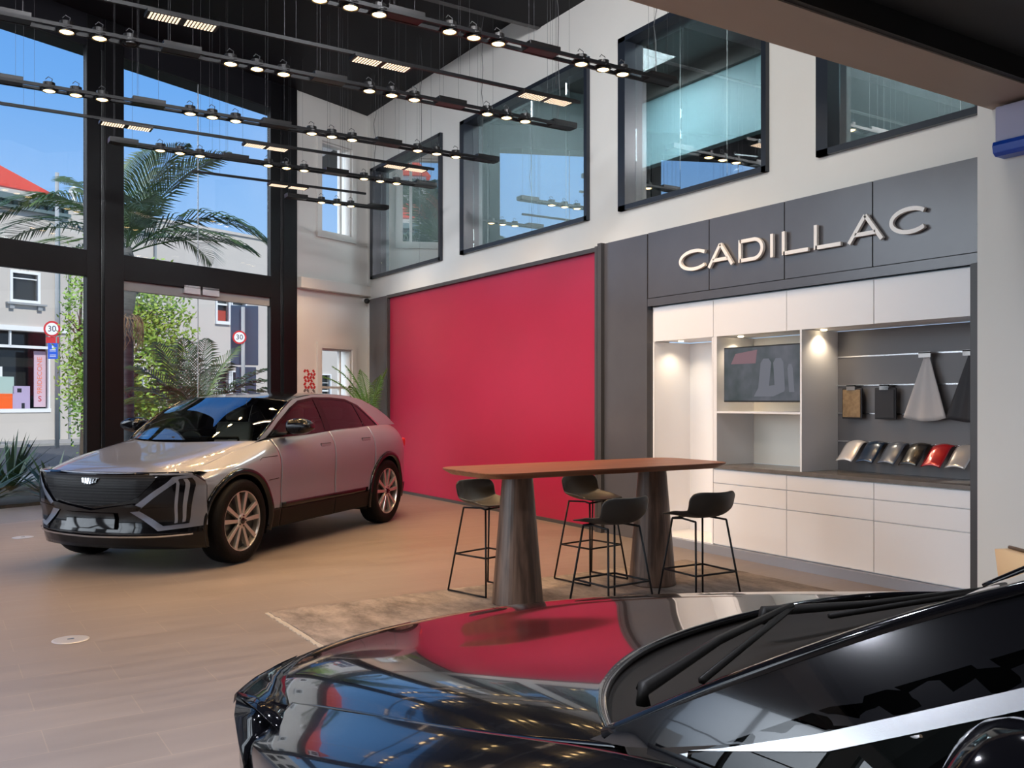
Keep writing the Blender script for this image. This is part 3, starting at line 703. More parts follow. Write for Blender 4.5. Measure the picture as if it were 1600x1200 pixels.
# hanging samples
def clip(root, y, z, w_):
    part(MB().box(7.10, 7.20, y-w_/2, y+w_/2, z, z+.012).box(7.10, 7.115, y-w_/2, y+w_/2, z-.035, z+.01), 'clip', M['chrome'], root)
for (y0, y1, mm, lb) in ((5.296, 5.509, 'leather_tan', 'tan woven leather swatch hanging from the slat wall'), (4.952, 5.164, 'cloth_black', 'black leather swatch hanging beside the tan swatch')):
    t = thing('leather_swatch', lb, 'swatch', (7.13, (y0+y1)/2, 1.5), 0, 'swatches on the sample wall'); bpy.context.view_layer.update()
    part(MB().box(7.118, 7.135, y0, y1, 1.375, 1.655), 'backing', M['cloth_black'], t, bevel=.006)
    part(MB().box(7.11, 7.12, y0+.012, y1-.012, 1.387, 1.64), 'swatch_face', M[mm], t, bevel=.004)
    clip(t, (y0+y1)/2, 1.67, .09)
for (yc, mm, lb) in ((4.668, 'cloth_grey', 'pale grey fabric sample flaring downwards from a clip'), (4.275, 'cloth_black', 'black fabric sample flaring downwards beside the dark end panel')):
    t = thing('fabric_sample', lb, 'fabric sample', (7.13, yc, 1.6), 0, 'fabric samples on the top rail'); bpy.context.view_layer.update()
    rows = []
    for i in range(17):
        a = i/16; r_ = .06+.56*a; row = []
        for j in range(21):
            th = math.radians(-18.5+37*j/20)
            row.append((7.135-.03*a-.012*a*math.cos(th*22), yc+r_*math.sin(th)*1.0, 1.985-r_*math.cos(th)))
        rows.append(row)
    part(MB().grid(rows), 'cloth', M[mm], t, smooth=True, solid=.006, closed=False)
    clip(t, yc, 1.94, .11)
# painted car shaped samples
chips = [('white_chip', (0.72, 0.68, 0.66), 'pearl white'), ('blue_chip', (0.01, 0.03, 0.07), 'dark blue'), ('steel_chip', (0.10, 0.12, 0.16), 'steel blue'), ('black_chip', (0.012, 0.012, 0.014), 'black'), ('red_chip', (0.42, 0.01, 0.015), 'red'), ('silver_chip', (0.40, 0.38, 0.37), 'silver')]
for i, (mn, c_, cn) in enumerate(chips):
    M[mn] = mat(mn, c_, .2, .3, coat=1.0)
    y0 = 5.36-i*.212
    t = thing('paint_sample', 'curved glossy %s paint sample on the lower rail of the sample wall' % cn, 'paint sample', (7.1, y0, 1.1), 0, 'paint samples in a row'); bpy.context.view_layer.update()
    rows = []
    for a in range(11):
        q = a/10; xx = 7.17-.20*q; zz = 1.165-.17*q**1.6+.012*math.sin(q*PI*2)
        rows.append([(xx, y0-.085+.17*b/8+(.02 if 1 else 0)*q, zz+.016*math.sin(b/8*PI)) for b in range(9)])
    part(MB().grid(rows), 'painted_shell', M[mn], t, smooth=True, solid=.008, closed=False)
    part(MB().box(7.14, 7.195, y0-.02, y0+.02, 1.15, 1.175), 'bracket', M['alu'], t)

# pale box with a blue base on the pier
wb = thing('wall_box', 'pale lavender box with a bright blue base on the white pier', 'wall box', (6.5, 3.6, 3.3)); bpy.context.view_layer.update()
part(MB().box(6.40, 6.515, 3.33, 3.66, 3.37, 3.625), 'housing', M['lav_box'], wb, bevel=.01)
part(MB().prism([(6.37, 3.29), (6.36, 3.34), (6.37, 3.37), (6.515, 3.37), (6.515, 3.27), (6.40, 3.27)], 3.30, 3.66, 'xz'), 'blue_base', M['blue_box'], wb, bevel=.006)
# security camera in the corner
sc_ = thing('security_camera', 'small dome security camera on the white wall in the far corner', 'camera', tuple(fpoint(.14, -.1, 3.36))); bpy.context.view_layer.update()
MB().cyl((0, .04, 0), (0, -.06, -.01), .035).build('mount', M['white_lam'], sc_)
MB().lathe([(0, -.06), (.035, -.05), (.05, -.02), (.05, .01), (.03, .03), (0, .03)], (0, -.09, -.02), 16).build('dome', M['black_plastic'], sc_, True)

# ------------------------------------------------------------------ wall sticker by the corner
st = thing('wall_decal', 'small red and grey geometric decal on the cream wall beside the corner palm', 'decal', tuple(fpoint(1.44, -.062, 1.88)), FA); bpy.context.view_layer.update()
def diamonds(z0, n, sz):
    mb = MB()
    for r in range(n):
        for c in range(4):
            if (r*3+c*5) % 7 == 3: continue
            x = -.11+.066*c+.02*(r % 2); z = z0-r*.055
            pts = [(x-.034, z+.012*(1 if (r+c) % 2 else -1)), (x, z+.03), (x+.034, z-.012*(1 if (r+c) % 2 else -1)), (x, z-.03)]
            mb.prism(pts, -.004, 0, 'xz')
    return mb
diamonds(.16, 6, .03).build('red_pattern', mat('decal_red', (.5, .02, .02), .6), st)
diamonds(-.17, 5, .03).build('grey_pattern', mat('decal_grey', (.16, .13, .12), .6), st)
# floor sockets
for (x, y, lb) in ((.78, 6.51, 'round metal floor socket cover in the open foreground floor'), (.91, 11.67, 'round metal floor socket cover near the glass front left of the silver car')):
    t = thing('floor_socket', lb, 'floor socket', (x, y, 0), 0, 'floor sockets')
    MB().lathe([(0, 0), (.11, 0), (.112, .003), (.10, .006), (0, .006)], n=40).build('cover', M['floor_socket'], t)
    MB().box(-.02, .02, -.012, .012, .0055, .009).build('flap', M['alu'], t)

# ------------------------------------------------------------------ ceiling fittings
cs = MB().lathe([(0, 0), (.19, 0), (.19, -.03), (.12, -.06), (.05, -.05), (0, -.05)], (5.15, 6.7, 6.71), 32).build('ceiling_speaker', M['black_plastic'], None, True)
tag(cs, 'round black ceiling speaker at the top of the photo', 'speaker')

for k, (fx, ty) in enumerate(WALL_FILL_FLOODS):  # housings for the floods added to brighten the sign wall
    d_ = (Vector((6.75, ty, 4.1))-Vector((fx, 4.12, 5.5))).normalized()
    t = thing('fill_floodlight', 'added black fill-flood on the beam turned towards the sign wall, %s one' % ('left', 'right')[k], 'fill_floodlight', (fx, 3.75, 5.5)); bpy.context.view_layer.update()
    c_ = Vector((fx, 4.12, 5.5))
    part(MB().cyl(c_-d_*.22, c_-d_*.03, .13, .19, 24), 'housing', M['lamp_black'], t)
    part(MB().tube([(fx, 3.75, 5.5), (fx, 3.9, 5.5), tuple(c_-d_*.2)], .02), 'bracket', M['lamp_black'], t)
for k, (fx, tx) in enumerate(FILL_FLOODS):  # housings for the floods added to brighten the far end
    d_ = (Vector((tx, 14.5, 4.6))-Vector((fx, 4.12, 5.9))).normalized()
    t = thing('fill_floodlight', 'added black fill-flood on the inner face of the beam, number %s from the left wall' % ('first', 'second', 'third', 'fourth', 'fifth')[k], 'fill_floodlight', (fx, 3.75, 5.9)); bpy.context.view_layer.update()
    c_ = Vector((fx, 4.12, 5.9))
    part(MB().cyl(c_-d_*.22, c_-d_*.03, .13, .19, 24), 'housing', M['lamp_black'], t)
    part(MB().tube([(fx, 3.75, 5.9), (fx, 3.9, 5.9), tuple(c_-d_*.2)], .02), 'bracket', M['lamp_black'], t)
def wires(mb, x, y, z0, z1=6.72):
    mb.cyl((x, y, z0), (x, y, z1), .0014, n=4)
def track_light(xl, xr, y, lamps, boxes, label, off=()):
    Z = 4.6
    t = thing('track_light', label, 'track light', ((xl+xr)/2, y, Z), 0, 'twin-rail lamp tracks'); bpy.context.view_layer.update()
    for s in (-1, 1): part(MB().box(xl, xr, y+s*.065-.012, y+s*.065+.012, Z-.015, Z+.015), 'rail', M['black_steel'], t)
    for bx in boxes:
        part(MB().box(bx-.16, bx+.16, y-.075, y+.075, Z-.012, Z+.05), 'driver_box', M['lamp_black'], t, bevel=.003)
        for wx, wy in ((bx-.1, y-.04), (bx-.1, y+.04), (bx+.1, y)):
            w_ = MB(); wires(w_, wx, wy, Z+.04); part(w_, 'suspension_wire', M['wire'], t)
    if boxes:
        bx = boxes[-1]; random.seed(int(y*100)); path = []
        for k in range(14): path.append((bx-.05+random.uniform(-.02, .02), y+random.uniform(-.02, .02), Z+.04+(6.7-Z)*k/13))
        part(MB().tube(path, .004, 5), 'power_cable', M['wire'], t)
    for lx in lamps:
        l = part(MB().lathe([(0, -.012), (.056, -.016), (.058, -.03), (.068, -.03), (.068, .0), (.055, .02), (.055, .055), (.0, .06)], (lx, y, Z), 20), 'lamp', M['lamp_black'], t, smooth=False)
        h = MB().lathe([(.069, -.006), (.085, -.006), (.085, .004), (.069, .004)], (lx, y, Z), 20)
        hh = part(h, 'lamp_ring', M['lamp_black'], t)
        g = MB().lathe([(0, -.033), (.034, -.033), (.052, -.024), (.052, -.018), (0, -.018)], (lx, y, Z), 20).build('bulb', M['bulb'] if lx not in off else M['lamp_black'])
        g.parent = l
        c_ = MB().tube([(lx+.02, y, Z+.055), (lx+.03, y+.01, Z+.10), (lx-.005, y+.02, Z+.12), (lx-.03, y+.01, Z+.09)], .004, 5)
        cc = c_.build('cable_loop', M['wire']); cc.parent = l
    for lx in lamps:      # the light these lamps give
        if lx not in off: spot_light('track_lamp_light', (lx, y, Z-.07), (50 if lx > 1.7 else 16), WARM, 120, .7, .03)
    return t
track_light(-.2, 6.08, 6.654, [-.1, .14, .38, 1.10, 1.35, 1.6, 2.51, 2.76, 3.0, 3.63, 3.86, 4.1, 4.98, 5.23, 5.46], [.7, 1.9, 3.21, 4.54, 5.91], 'black twin-rail lamp track, the highest in the photo and nearest the camera')
track_light(-.9, 6.10, 8.35, [-.5, -.25, 0, .97, 1.22, 1.46, 2.31, 2.55, 2.8, 3.66, 3.9, 4.15, 5.01, 5.25, 5.49], [.55, 1.88, 3.24, 4.56, 5.98], 'black twin-rail lamp track, second highest, crossing the roof edge corner', off=(1.46,))
track_light(-.9, 6.10, 10.03, [-.35, -.1, .14, 1.01, 1.25, 1.49, 2.35, 2.58, 2.83, 3.69, 3.93, 4.18, 5.03, 5.29, 5.56], [.62, 1.93, 3.27, 4.63, 6.0], 'black twin-rail lamp track, third from the camera, entering at the left edge')
track_light(1.87, 6.12, 11.70, [2.39, 2.62, 2.86, 3.72, 3.96, 4.2, 5.05, 5.29, 5.54], [1.97, 3.29, 4.64, 5.98], 'black twin-rail lamp track with nine lamps, starting left of the palm crown')
track_light(4.6, 6.16, 13.44, [5.1, 5.35, 5.58], [4.70, 6.04], 'shortest black twin-rail lamp track, with three lamps beside the white wall')
def led_bar(xl, xr, y, mods, label, sus):
    Z = 4.6
    t = thing('led_bar', label, 'track light', ((xl+xr)/2, y, Z), 0, 'single-rail light bars'); bpy.context.view_layer.update()
    part(MB().box(xl, xr, y-.015, y+.015, Z-.012, Z+.018), 'rail', M['black_steel'], t)
    for a, b in mods:
        l = part(MB().box(a, b, y-.075, y+.075, Z-.045, Z-.012), 'led_module', M['lamp_black'], t, bevel=.003)
        n = 9
        for h0, h1 in ((a+.02, (a+b)/2-.02), ((a+b)/2+.02, b-.02)):
            e = MB()
            for i in range(n):
                for j in range(5):
                    x = h0+(h1-h0)*(i+.5)/n; yy = y-.058+.029*j; e.box(x-.0075, x+.0075, yy-.0075, yy+.0075, Z-.0465, Z-.044)
            ee = e.build('led_grid', M['led']); ee.parent = l; ee['kind'] = 'stuff'
        area_light('led_module_light', ((a+b)/2, y, Z-.06), (0, 0, -1), b-a, .12, 4, (1, .80, .58), 50)
    for x in sus:
        for q in (-.05, .05):
            w_ = MB(); wires(w_, x+q, y, Z+.015); part(w_, 'suspension_wire', M['wire'], t)
led_bar(-1.0, 5.65, 7.58, [(-.3, .25), (1.44, 1.99), (3.16, 3.72), (4.92, 5.53)], 'black single-rail light bar with LED grids, nearest of the three', (-.6, .7, 2.6, 4.3, 5.3))
led_bar(-.8, 5.66, 10.81, [(-.2, .35), (1.58, 2.12), (3.14, 3.68), (4.94, 5.54)], 'black single-rail light bar with LED grids, crossing the tall column', (-.5, .9, 2.7, 4.4, 5.2))
led_bar(2.98, 5.48, 12.63, [(4.02, 4.58)], 'short black single-rail light bar with one LED grid beside the column', (3.3, 5.2))
# ------------------------------------------------------------------ cars
M['cowl_black'] = mat('cowl_black', (0.008, 0.005, 0.003), 0.6, spec=0.2)
def cr(p, t):
    # Catmull-Rom through the list p at t in [0, len-1]
    n = len(p)-1; i = min(int(t), n-1); f = t-i
    a = p[max(i-1, 0)]; b = p[i]; c = p[i+1]; d = p[min(i+2, n)]
    if i == 0: a = tuple(2*x-y for x, y in zip(b, c))
    if i == n-1: d = tuple(2*y-x for x, y in zip(b, c))
    return tuple(0.5*((2*B)+(-A+C)*f+(2*A-5*B+4*C-D)*f*f+(-A+3*B-3*C+D)*f**3) for A, B, C, D in zip(a, b, c, d))
def bs(p, t):
    # uniform cubic B-spline, clamped to its end points
    n = len(p)-1; i = min(int(t), n-1); f = t-i
    b = p[i]; c = p[i+1]
    a = p[i-1] if i > 0 else tuple(2*x-y for x, y in zip(b, c))
    d = p[i+2] if i < n-1 else tuple(2*y-x for x, y in zip(b, c))
    w = ((1-f)**3/6, (3*f**3-6*f*f+4)/6, (-3*f**3+3*f*f+3*f+1)/6, f**3/6)
    return tuple(w[0]*A+w[1]*B+w[2]*C+w[3]*D for A, B, C, D in zip(a, b, c, d))
def surf(net, u0, u1, v0, v1, nu, nv, cr=None):
    cr = cr or globals()['cr']
    rows = []
    for i in range(nu+1):
        u = u0+(u1-u0)*i/nu
        line = [cr([net[r][c] for r in range(len(net))], u) for c in range(len(net[0]))]
        rows.append([cr(line, v0+(v1-v0)*j/nv) for j in range(nv+1)])
    return rows
def lerp_tab(tab, s):
    if s <= tab[0][0]: return tab[0][1]
    for (a, b), (c, d) in zip(tab, tab[1:]):
        if s <= c: return b+(d-b)*(s-a)/(c-a)
    return tab[-1][1]

ST = [.42, .60, .90, 1.25, 1.52, 2.0, 2.66, 3.2, 3.66, 4.0, 4.35, 4.66, 4.88, 4.97]
WT = [.905, .945, .975, .975, .972, .972, .975, .98, .985, .985, .955, .88, .76, .62]
FT = [(.795, .905), (.80, .955), (.80, 1.02), (.81, 1.095), (.83, 1.15), (.865, 1.18), (.88, 1.20), (.88, 1.21), (.87, 1.222), (.845, 1.228), (.80, 1.225), (.72, 1.20), (.62, 1.14), (.52, 1.08)]
ET = [(.87, .84), (.90, .90), (.93, .945), (.94, .99), (.945, 1.03), (.95, 1.05), (.955, 1.06), (.96, 1.07), (.965, 1.085), (.96, 1.09), (.925, 1.08), (.85, 1.06), (.73, 1.0), (.60, .96)]
SIDE = []
for i, s_ in enumerate(ST):
    W = WT[i]
    SIDE.append([(s_, W-.05, .27), (s_, W-.012, .47), (s_, W-.03, .62), (s_, W-.004, .83), (s_, ET[i][0], ET[i][1]), (s_, FT[i][0]+.03*0+.012, FT[i][1]-.015), (s_, FT[i][0]-.03, FT[i][1]+.005)])
SLINE = [0, 1, 2, 3, 4, 5, 6]
def s2u(s):
    for i in range(len(ST)-1):
        if s <= ST[i+1]: return i+(s-ST[i])/(ST[i+1]-ST[i])
    return len(ST)-1
def side_y(s, z):
    # half width of the flank at station s and height z
    best = None
    for j in range(61):
        p = bs([bs([SIDE[r][c] for r in range(len(SIDE))], s2u(s)) for c in range(7)], j/10)
        if best is None or abs(p[2]-z) < best[0]: best = (abs(p[2]-z), p[1])
    return best[1]
PLAN = [(0, 0), (.15, .004), (.30, .018), (.45, .045), (.60, .095), (.72, .165), (.80, .235), (.86, .31), (.893, .375), (.906, .43)]
def front_s(y, z):
    y = abs(y); s = lerp_tab(PLAN, y)
    dz = lerp_tab([(.22, .10), (.30, .05), (.36, .015), (.42, .04), (.50, .045), (.57, .02), (.62, .005), (.72, .0), (.80, .0), (.86, .014), (.91, .055)], z)
    return s+dz*(1 if y < .6 else max(.35, 1-(y-.6)*2))
def glass_y(s, z):
    base = .866
    t = max(0, (z-1.16)/.42)
    y = base-.19*t**1.25
    if s < 2.1: y -= .085*((2.1-s)/.75)**1.5
    if s > 3.3: y -= .10*((s-3.3)/1.1)**1.6
    return y
def mapped(poly, fn, step=.04, axes=(0, 1)):
    """cut a flat polygon into a fine mesh and lay it on a curved surface"""
    bm = bmesh.new(); vs = [bm.verts.new((a, b, 0)) for a, b in poly]; bm.faces.new(vs)
    for ax in (0, 1):
        lo = min(p[ax] for p in poly); hi = max(p[ax] for p in poly); k = lo+step
        while k < hi-1e-4:
            n = (1, 0, 0) if ax == 0 else (0, 1, 0); c = (k, 0, 0) if ax == 0 else (0, k, 0)
            bmesh.ops.bisect_plane(bm, geom=bm.verts[:]+bm.edges[:]+bm.faces[:], dist=1e-5, plane_co=c, plane_no=n)
            k += step
    bmesh.ops.triangulate(bm, faces=[f for f in bm.faces if len(f.verts) > 4])
    bm.verts.index_update()
    global LAST_UV
    LAST_UV = [(v.co.x, v.co.y) for v in bm.verts]
    V = [fn(v.co.x, v.co.y) for v in bm.verts]; F = [tuple(v.index for v in f.verts) for f in bm.faces]
    bm.free(); return V, F

def make_car(name, label, loc, heading, paint, warp0=None, car2=False):
    root = thing(name, label, 'car', loc, heading)
    W0 = warp0 or (lambda s, y, z: (s, y, z))
    def warp(p):
        s, y, z = W0(*p); return (.93-s, y, z)
    def mb(): return MB(warp)
    CREF = None
    cref = (.93-2.5, 0, .7)
    P_ = M[paint]
    def sheet(grid_or_vf, nm, m, solid=.012, par=None, smooth=True, keep=None, out=True):
        b = mb()
        if isinstance(grid_or_vf, tuple):
            b.add(*grid_or_vf[:2])
            o = b.build(nm, m, par or root, smooth=smooth, closed=False, solid=0, flipref=cref)
            fn, uv, sd = grid_or_vf[2:]; N = []
            for a, c in uv:
                e = .004
                q = [Vector(warp((p[0], p[1]*sd, p[2]))) for p in (fn(a+e, c), fn(a-e, c), fn(a, c+e), fn(a, c-e))]
                n = (q[0]-q[1]).cross(q[2]-q[3]); n = n.normalized() if n.length > 0 else Vector((0, 0, 1)); N.append(n)
            acc = sum(n.dot(o.data.vertices[i].co-Vector(cref)) for i, n in enumerate(N))
            if acc < 0: N = [-n for n in N]
            o.data.normals_split_custom_set_from_vertices([tuple(n) for n in N])
            return o
        b.grid(grid_or_vf, keep)
        return b.build(nm, m, par or root, smooth=smooth, closed=False, solid=solid, flipref=cref)
    AR = .44 if car2 else .512
    ARCH = [(.90, .385, AR), (3.965, .385, AR)]
    def cut(rows, side):
        # drop the cells inside a wheel arch and pull the rim of the hole onto the circle
        def inside(p):
            for (cs, cz, R) in ARCH:
                if math.hypot(p[0]-cs, p[2]-cz) < R and p[2] > 0: return (cs, cz, R)
            return None
        nu, nv = len(rows), len(rows[0])
        flag = [[inside(rows[i][j]) is not None for j in range(nv)] for i in range(nu)]
        keep = lambda i, j: not (flag[i][j] and flag[i+1][j] and flag[i][j+1] and flag[i+1][j+1])
        for i in range(nu):
            for j in range(nv):
                if flag[i][j]:
                    cs, cz, R = inside(rows[i][j]); p = rows[i][j]; dx, dz = p[0]-cs, p[2]-cz; d = math.hypot(dx, dz) or 1
                    if d > R-.10: rows[i][j] = (cs+dx/d*R, p[1], cz+dz/d*R)
        # cells with a vertex deep inside are dropped as well
        def keep2(i, j):
            if not keep(i, j): return False
            for a, b in ((i, j), (i+1, j), (i, j+1), (i+1, j+1)):
                q = rows[a][b]
                for (cs, cz, R) in ARCH:
                    if math.hypot(q[0]-cs, q[2]-cz) < R-.02: return False
            return True
        return keep2
    def flip(rows, side): return [[(p[0], p[1]*side, p[2]) for p in r] for r in rows]
    # flanks
    segs = [('front_fender', .42, 1.515), ('front_door', 1.525, 2.655), ('rear_door', 2.665, 3.60), ('rear_quarter', 3.61, 4.97)]
    flank = {}
    for side in (1, -1):
        for nm, a, b in segs:
            nu = max(30, int((b-a)/.018)); rows = surf(SIDE, s2u(a), s2u(b), .95, 6, nu, 56, bs)
            # real distance along s
            if nm == 'rear_door':      # rear edge of the door curves round the arch
                rows = [[(p[0], p[1], p[2]) for p in r] for r in rows]
            rows = flip(rows, side); kp = cut(rows, side)
            flank[(nm, side)] = sheet(rows, nm, P_, keep=kp)
            lo = surf(SIDE, s2u(a), s2u(b), 0, .93, nu, 12, bs)
            lo = flip([[(p[0], p[1]+.006, p[2]) for p in r] for r in lo], side); kp = cut(lo, side)
            sheet(lo, 'sill_cladding', M['satin_black'], par=flank[(nm, side)], keep=kp)
        # gloss strip along the doors and door handles
        sheet(flip(surf([[(s_, side_y(s_, .47)+.010, .455), (s_, side_y(s_, .50)+.012, .505)] for s_ in (1.56, 2.0, 2.5, 3.0, 3.40)], 0, 4, 0, 1, 20, 3), side), 'side_strip', M['gloss_black'])
        for hs, z_, par_ in ((2.36, 1.05, 'front_door'), (3.30, 1.075, 'rear_door')):
            b = mb(); y_ = side_y(hs+.1, z_)
            b.box(hs, hs+.2, side*(y_-.002), side*(y_+.006), z_-.016, z_+.016)
            b.build('door_handle', M['gloss_black'] if paint == 'black_paint' else M['silver_paint'], flank[(par_, side)], bevel=.003)
            b = mb(); b.box(hs-.006, hs+.206, side*(y_-.004), side*(y_+.002), z_-.022, z_+.022)
            b.build('handle_recess', M['satin_black'], flank[(par_, side)])
        # charging flap line on the fender
        b = mb(); pts = [(1.21, .955), (1.26, .978), (1.50, .985)]
        b.tube([(s_, side*(side_y(s_, z_)+.001), z_) for s_, z_ in pts], .0035, 5)
        pts = [(1.33, .752), (1.50, .76)]
        b.tube([(s_, side*(side_y(s_, z_)+.001), z_) for s_, z_ in pts], .0035, 5)
        b.build('panel_line', M['satin_black'], flank[('front_fender', side)])
        # wheel arch trims
        for (cs, cz, R) in (ARCH if not car2 else []):
            rows = []
            for k in range(49):
                th = math.radians(-16+212*k/48); row = []
                for q, (rr, dy) in enumerate(((R+.004, .004), (R-.004, .020), (R-.03, .024), (R-.055, .014), (R-.062, -.04), (R-.062, -.16))):
                    s_ = cs+rr*math.cos(th); z_ = max(.24, cz+rr*math.sin(th))
                    row.append((s_, side*(side_y(max(.43, min(4.9, s_)), min(z_, .93))+dy), z_))
                rows.append(row)
            sheet(rows, 'wheel_arch_trim', M['gloss_black'], solid=.006)
            b = mb(); prof = []
            for k in range(25):
                th = math.radians(-20+220*k/24); prof.append((cs+(R-.02)*math.cos(th), cz+(R-.02)*math.sin(th)))
            rr = [[(a, side*.90, c) for a, c in prof], [(a, side*.52, c) for a, c in prof]]
            b.grid(rr); b.build('wheel_liner', M['underbody'], root, closed=False, solid=.005)
    # dark inner shell below the skins
    b = mb()
    for side in (1, -1):
        rows = surf(SIDE, 0, len(ST)-1, 0, 6, 90, 20, bs)
        rows = flip([[(p[0], p[1]-.03, p[2]-.012) for p in r] for r in rows], side)
        sv = ARCH[:]
        kp = cut(rows, side); b.grid(rows, kp)
    b.build('inner_shell', M['underbody'], root, smooth=True, closed=False)
    mb().box(.25, 4.75, -.60, .60, .24, .34).box(1.50, 3.38, -.88, .88, .26, .34).build('underfloor', M['underbody'], root)
    mb().box(1.45, 3.5, -.84, .84, .34, .42).build('cabin_floor', M['dash'], root)
    # hood
    HN = []
    ys = [-.775, -.70, -.55, -.30, 0, .30, .55, .70, .775]
    FS = [(.42, .90), (.235, .905), (.12, .905), (.045, .90), (.025, .895), (.045, .90), (.12, .905), (.235, .905), (.42, .90)]
    F1 = [(.52, .935), (.37, .955), (.25, .962), (.16, .955), (.135, .95), (.16, .955), (.25, .962), (.37, .955), (.52, .935)]
    F2 = [(.72, .985), (.62, 1.02), (.55, 1.028), (.50, 1.012), (.48, 1.005), (.50, 1.012), (.55, 1.028), (.62, 1.02), (.72, .985)]
    F3 = [(1.05, 1.052), (.98, 1.085), (.90, 1.092), (.82, 1.075), (.80, 1.07), (.82, 1.075), (.90, 1.092), (.98, 1.085), (1.05, 1.052)]
    F4 = [(1.43, 1.138), (1.33, 1.14), (1.20, 1.14), (1.09, 1.13), (1.06, 1.125), (1.09, 1.13), (1.20, 1.14), (1.33, 1.14), (1.43, 1.138)]
    for row in (FS, F1, F2, F3, F4): HN.append([(s_, y_, z_) for y_, (s_, z_) in zip(ys, row)])
    hood = sheet(surf(HN, 0, 4, 0, 8, 60, 80, bs), 'hood', P_)
    # cowl and wipers
    CW = [[(s_+.0, y_, z_-.015) for y_, (s_, z_) in zip(ys, F4)], [(s_+.10, y_*.98, z_-.035) for y_, (s_, z_) in zip(ys, F4)], [(s_+(.2 if not car2 else .42-.2*abs(y_)), y_*.97, z_-.02) for y_, (s_, z_) in zip(ys, F4)]]
    cowl = sheet(surf(CW, 0, 2, 0, 8, 8, 40), 'cowl', M['satin_black'] if not car2 else M['cowl_black'])
    for (ya, yb_) in ((.60, -.10), (-.05, -.70)):
        b = mb()
        pa = Vector((1.17+.22*abs(ya)**2*2, ya, 1.135)); pb = Vector((1.16+.22*abs(yb_)**2*2, yb_, 1.16))
        mid = (pa+pb)/2+Vector((-.0, 0, .02)); pb = pb+Vector((.02, 0, -.02 if yb_ < -.5 else 0)); mid = mid-Vector((0, 0, .02 if yb_ < -.5 else 0))
        b.tube([pa, pa+Vector((0, 0, .03)), mid, pb+Vector((.03, 0, .02))], [.014, .014, .010, .008], 6)
        b.tube([pa*.8+pb*.2+Vector((.05, 0, .012)), pb+Vector((.03, 0, .015))], .008, 5)
        b.build('wiper', M['satin_black'], root, smooth=True)
    # front bumper skin
    rows = []
    zs = [.22, .26, .30, .34, .38, .42, .46, .50, .54, .58, .62, .66, .70, .74, .78, .82, .86, .89, .905]
    yy = [-.906, -.903, -.897, -.88, -.86, -.83, -.80]+[-.76+.04*k for k in range(39)]+[.80, .83, .86, .88, .897, .903, .906]
    for z in zs: rows.append([(front_s(y*(1-.10*max(0, (z-.80)/.1)**1.5*1), z)+(0), y*(1-.055*max(0, (z-.80)/.1)**1.5), z) for y in yy])
    bump = sheet(rows, 'front_bumper', M['gloss_black'])
    # closing skin between the bumper end and the front edge of the fender
    for side in (1, -1):
        ra = []; rb = []
        edge0 = [bs(SIDE[0], v/20*6) for v in range(21)]
        for k in range(17):
            z = .24+.665*k/16
            y_ = .906*(1-.055*max(0, (z-.80)/.1)**1.5); ra.append((front_s(.906*(1-.10*max(0, (z-.80)/.1)**1.5), z)-.004, side*y_, min(z, .904)))
            zz = min(z, .903); q = min(edge0, key=lambda p: abs(p[2]-zz)); rb.append((q[0]+.006, side*q[1], q[2]))
        sheet([ra, rb], 'fender_edge', M['gloss_black'], solid=.003)
    # cap between the bonnet edge and the bumper top
    ytab = [(y_, s_) for y_, (s_, z_) in zip(ys[4:], FS[4:])]
    r0 = []; r1 = []; r2 = []
    for k in range(49):
        q = k/24-1; yb0 = .906*q; y0_ = yb0*.945; sb = front_s(yb0*.9, .905); yh = .86*q
        hs = lerp_tab(ytab+[(.86, .50)], abs(yh)); zt = .90 if abs(yh) < .775 else .90-.02*(abs(yh)-.775)/.085
        r0.append((sb, y0_, .900)); r2.append((hs+.03, yh*.985, zt+.004)); r1.append(((sb+hs)/2+.005, (y0_+yh)/2, .908))
    sheet([r0, r1, r2], 'bonnet_lip', M['gloss_black'], solid=.004)
    mb().box(.26, .50, -.70, .70, .22, .30).build('front_undertray', M['underbody'], root)
    def onfront(off): return lambda y, z: (front_s(y*(1-.10*max(0, (z-.80)/.1)**1.5), z)-off*max(.3, 1-abs(y)**3*.8), (y*(1-.055*max(0, (z-.80)/.1)**1.5))+math.copysign(off*.6*abs(y)**3, y), z)
    def front(poly, off, nm, m, sides=(1,), par=None, solid=.006, step=.035):
        for sd in sides:
            fn = onfront(off); V, F = mapped([(a*sd, c) for a, c in poly], fn, step)
            sheet((V, F, fn, list(LAST_UV), 1), nm, M[m] if isinstance(m, str) else m, solid=solid, par=par or root, smooth=False if len(poly) < 3 else True)
    grl = [(0, .882), (.60, .886), (.635, .86), (.47, .69), (.40, .66), (0, .592)]
    front(grl+[(-a, c) for a, c in grl[::-1][1:-1]], .012, 'grille', 'grille', par=bump)
    front([(0, .565), (.43, .632), (.50, .600), (.47, .568), (0, .522)], .022, 'chrome_bar', 'gloss_black', (1, -1), bump)
    if not car2: front([(.76, .868), (.38, .567), (.62, .392), (.904, .425), (.904, .872), (.89, .886)], .016, 'corner_blade', P_, (1, -1), bump)
    if not car2: front([(.795, .850), (.475, .572), (.655, .436), (.825, .455), (.875, .858)], .021, 'headlamp_housing', 'gloss_black', (1, -1), bump)
    front([(.765, .842), (.785, .846), (.755, .462), (.735, .458)], .028, 'daytime_light', 'lens', (1, -1), bump)
    front([(.82, .85), (.845, .852), (.805, .470), (.785, .466)], .028, 'daytime_light', 'lens', (1, -1), bump)
    front([(.44, .585), (.60, .60), (.81, .60), (.81, .575), (.60, .578)], .026, 'lamp_divider', 'gloss_black', (1, -1), bump)
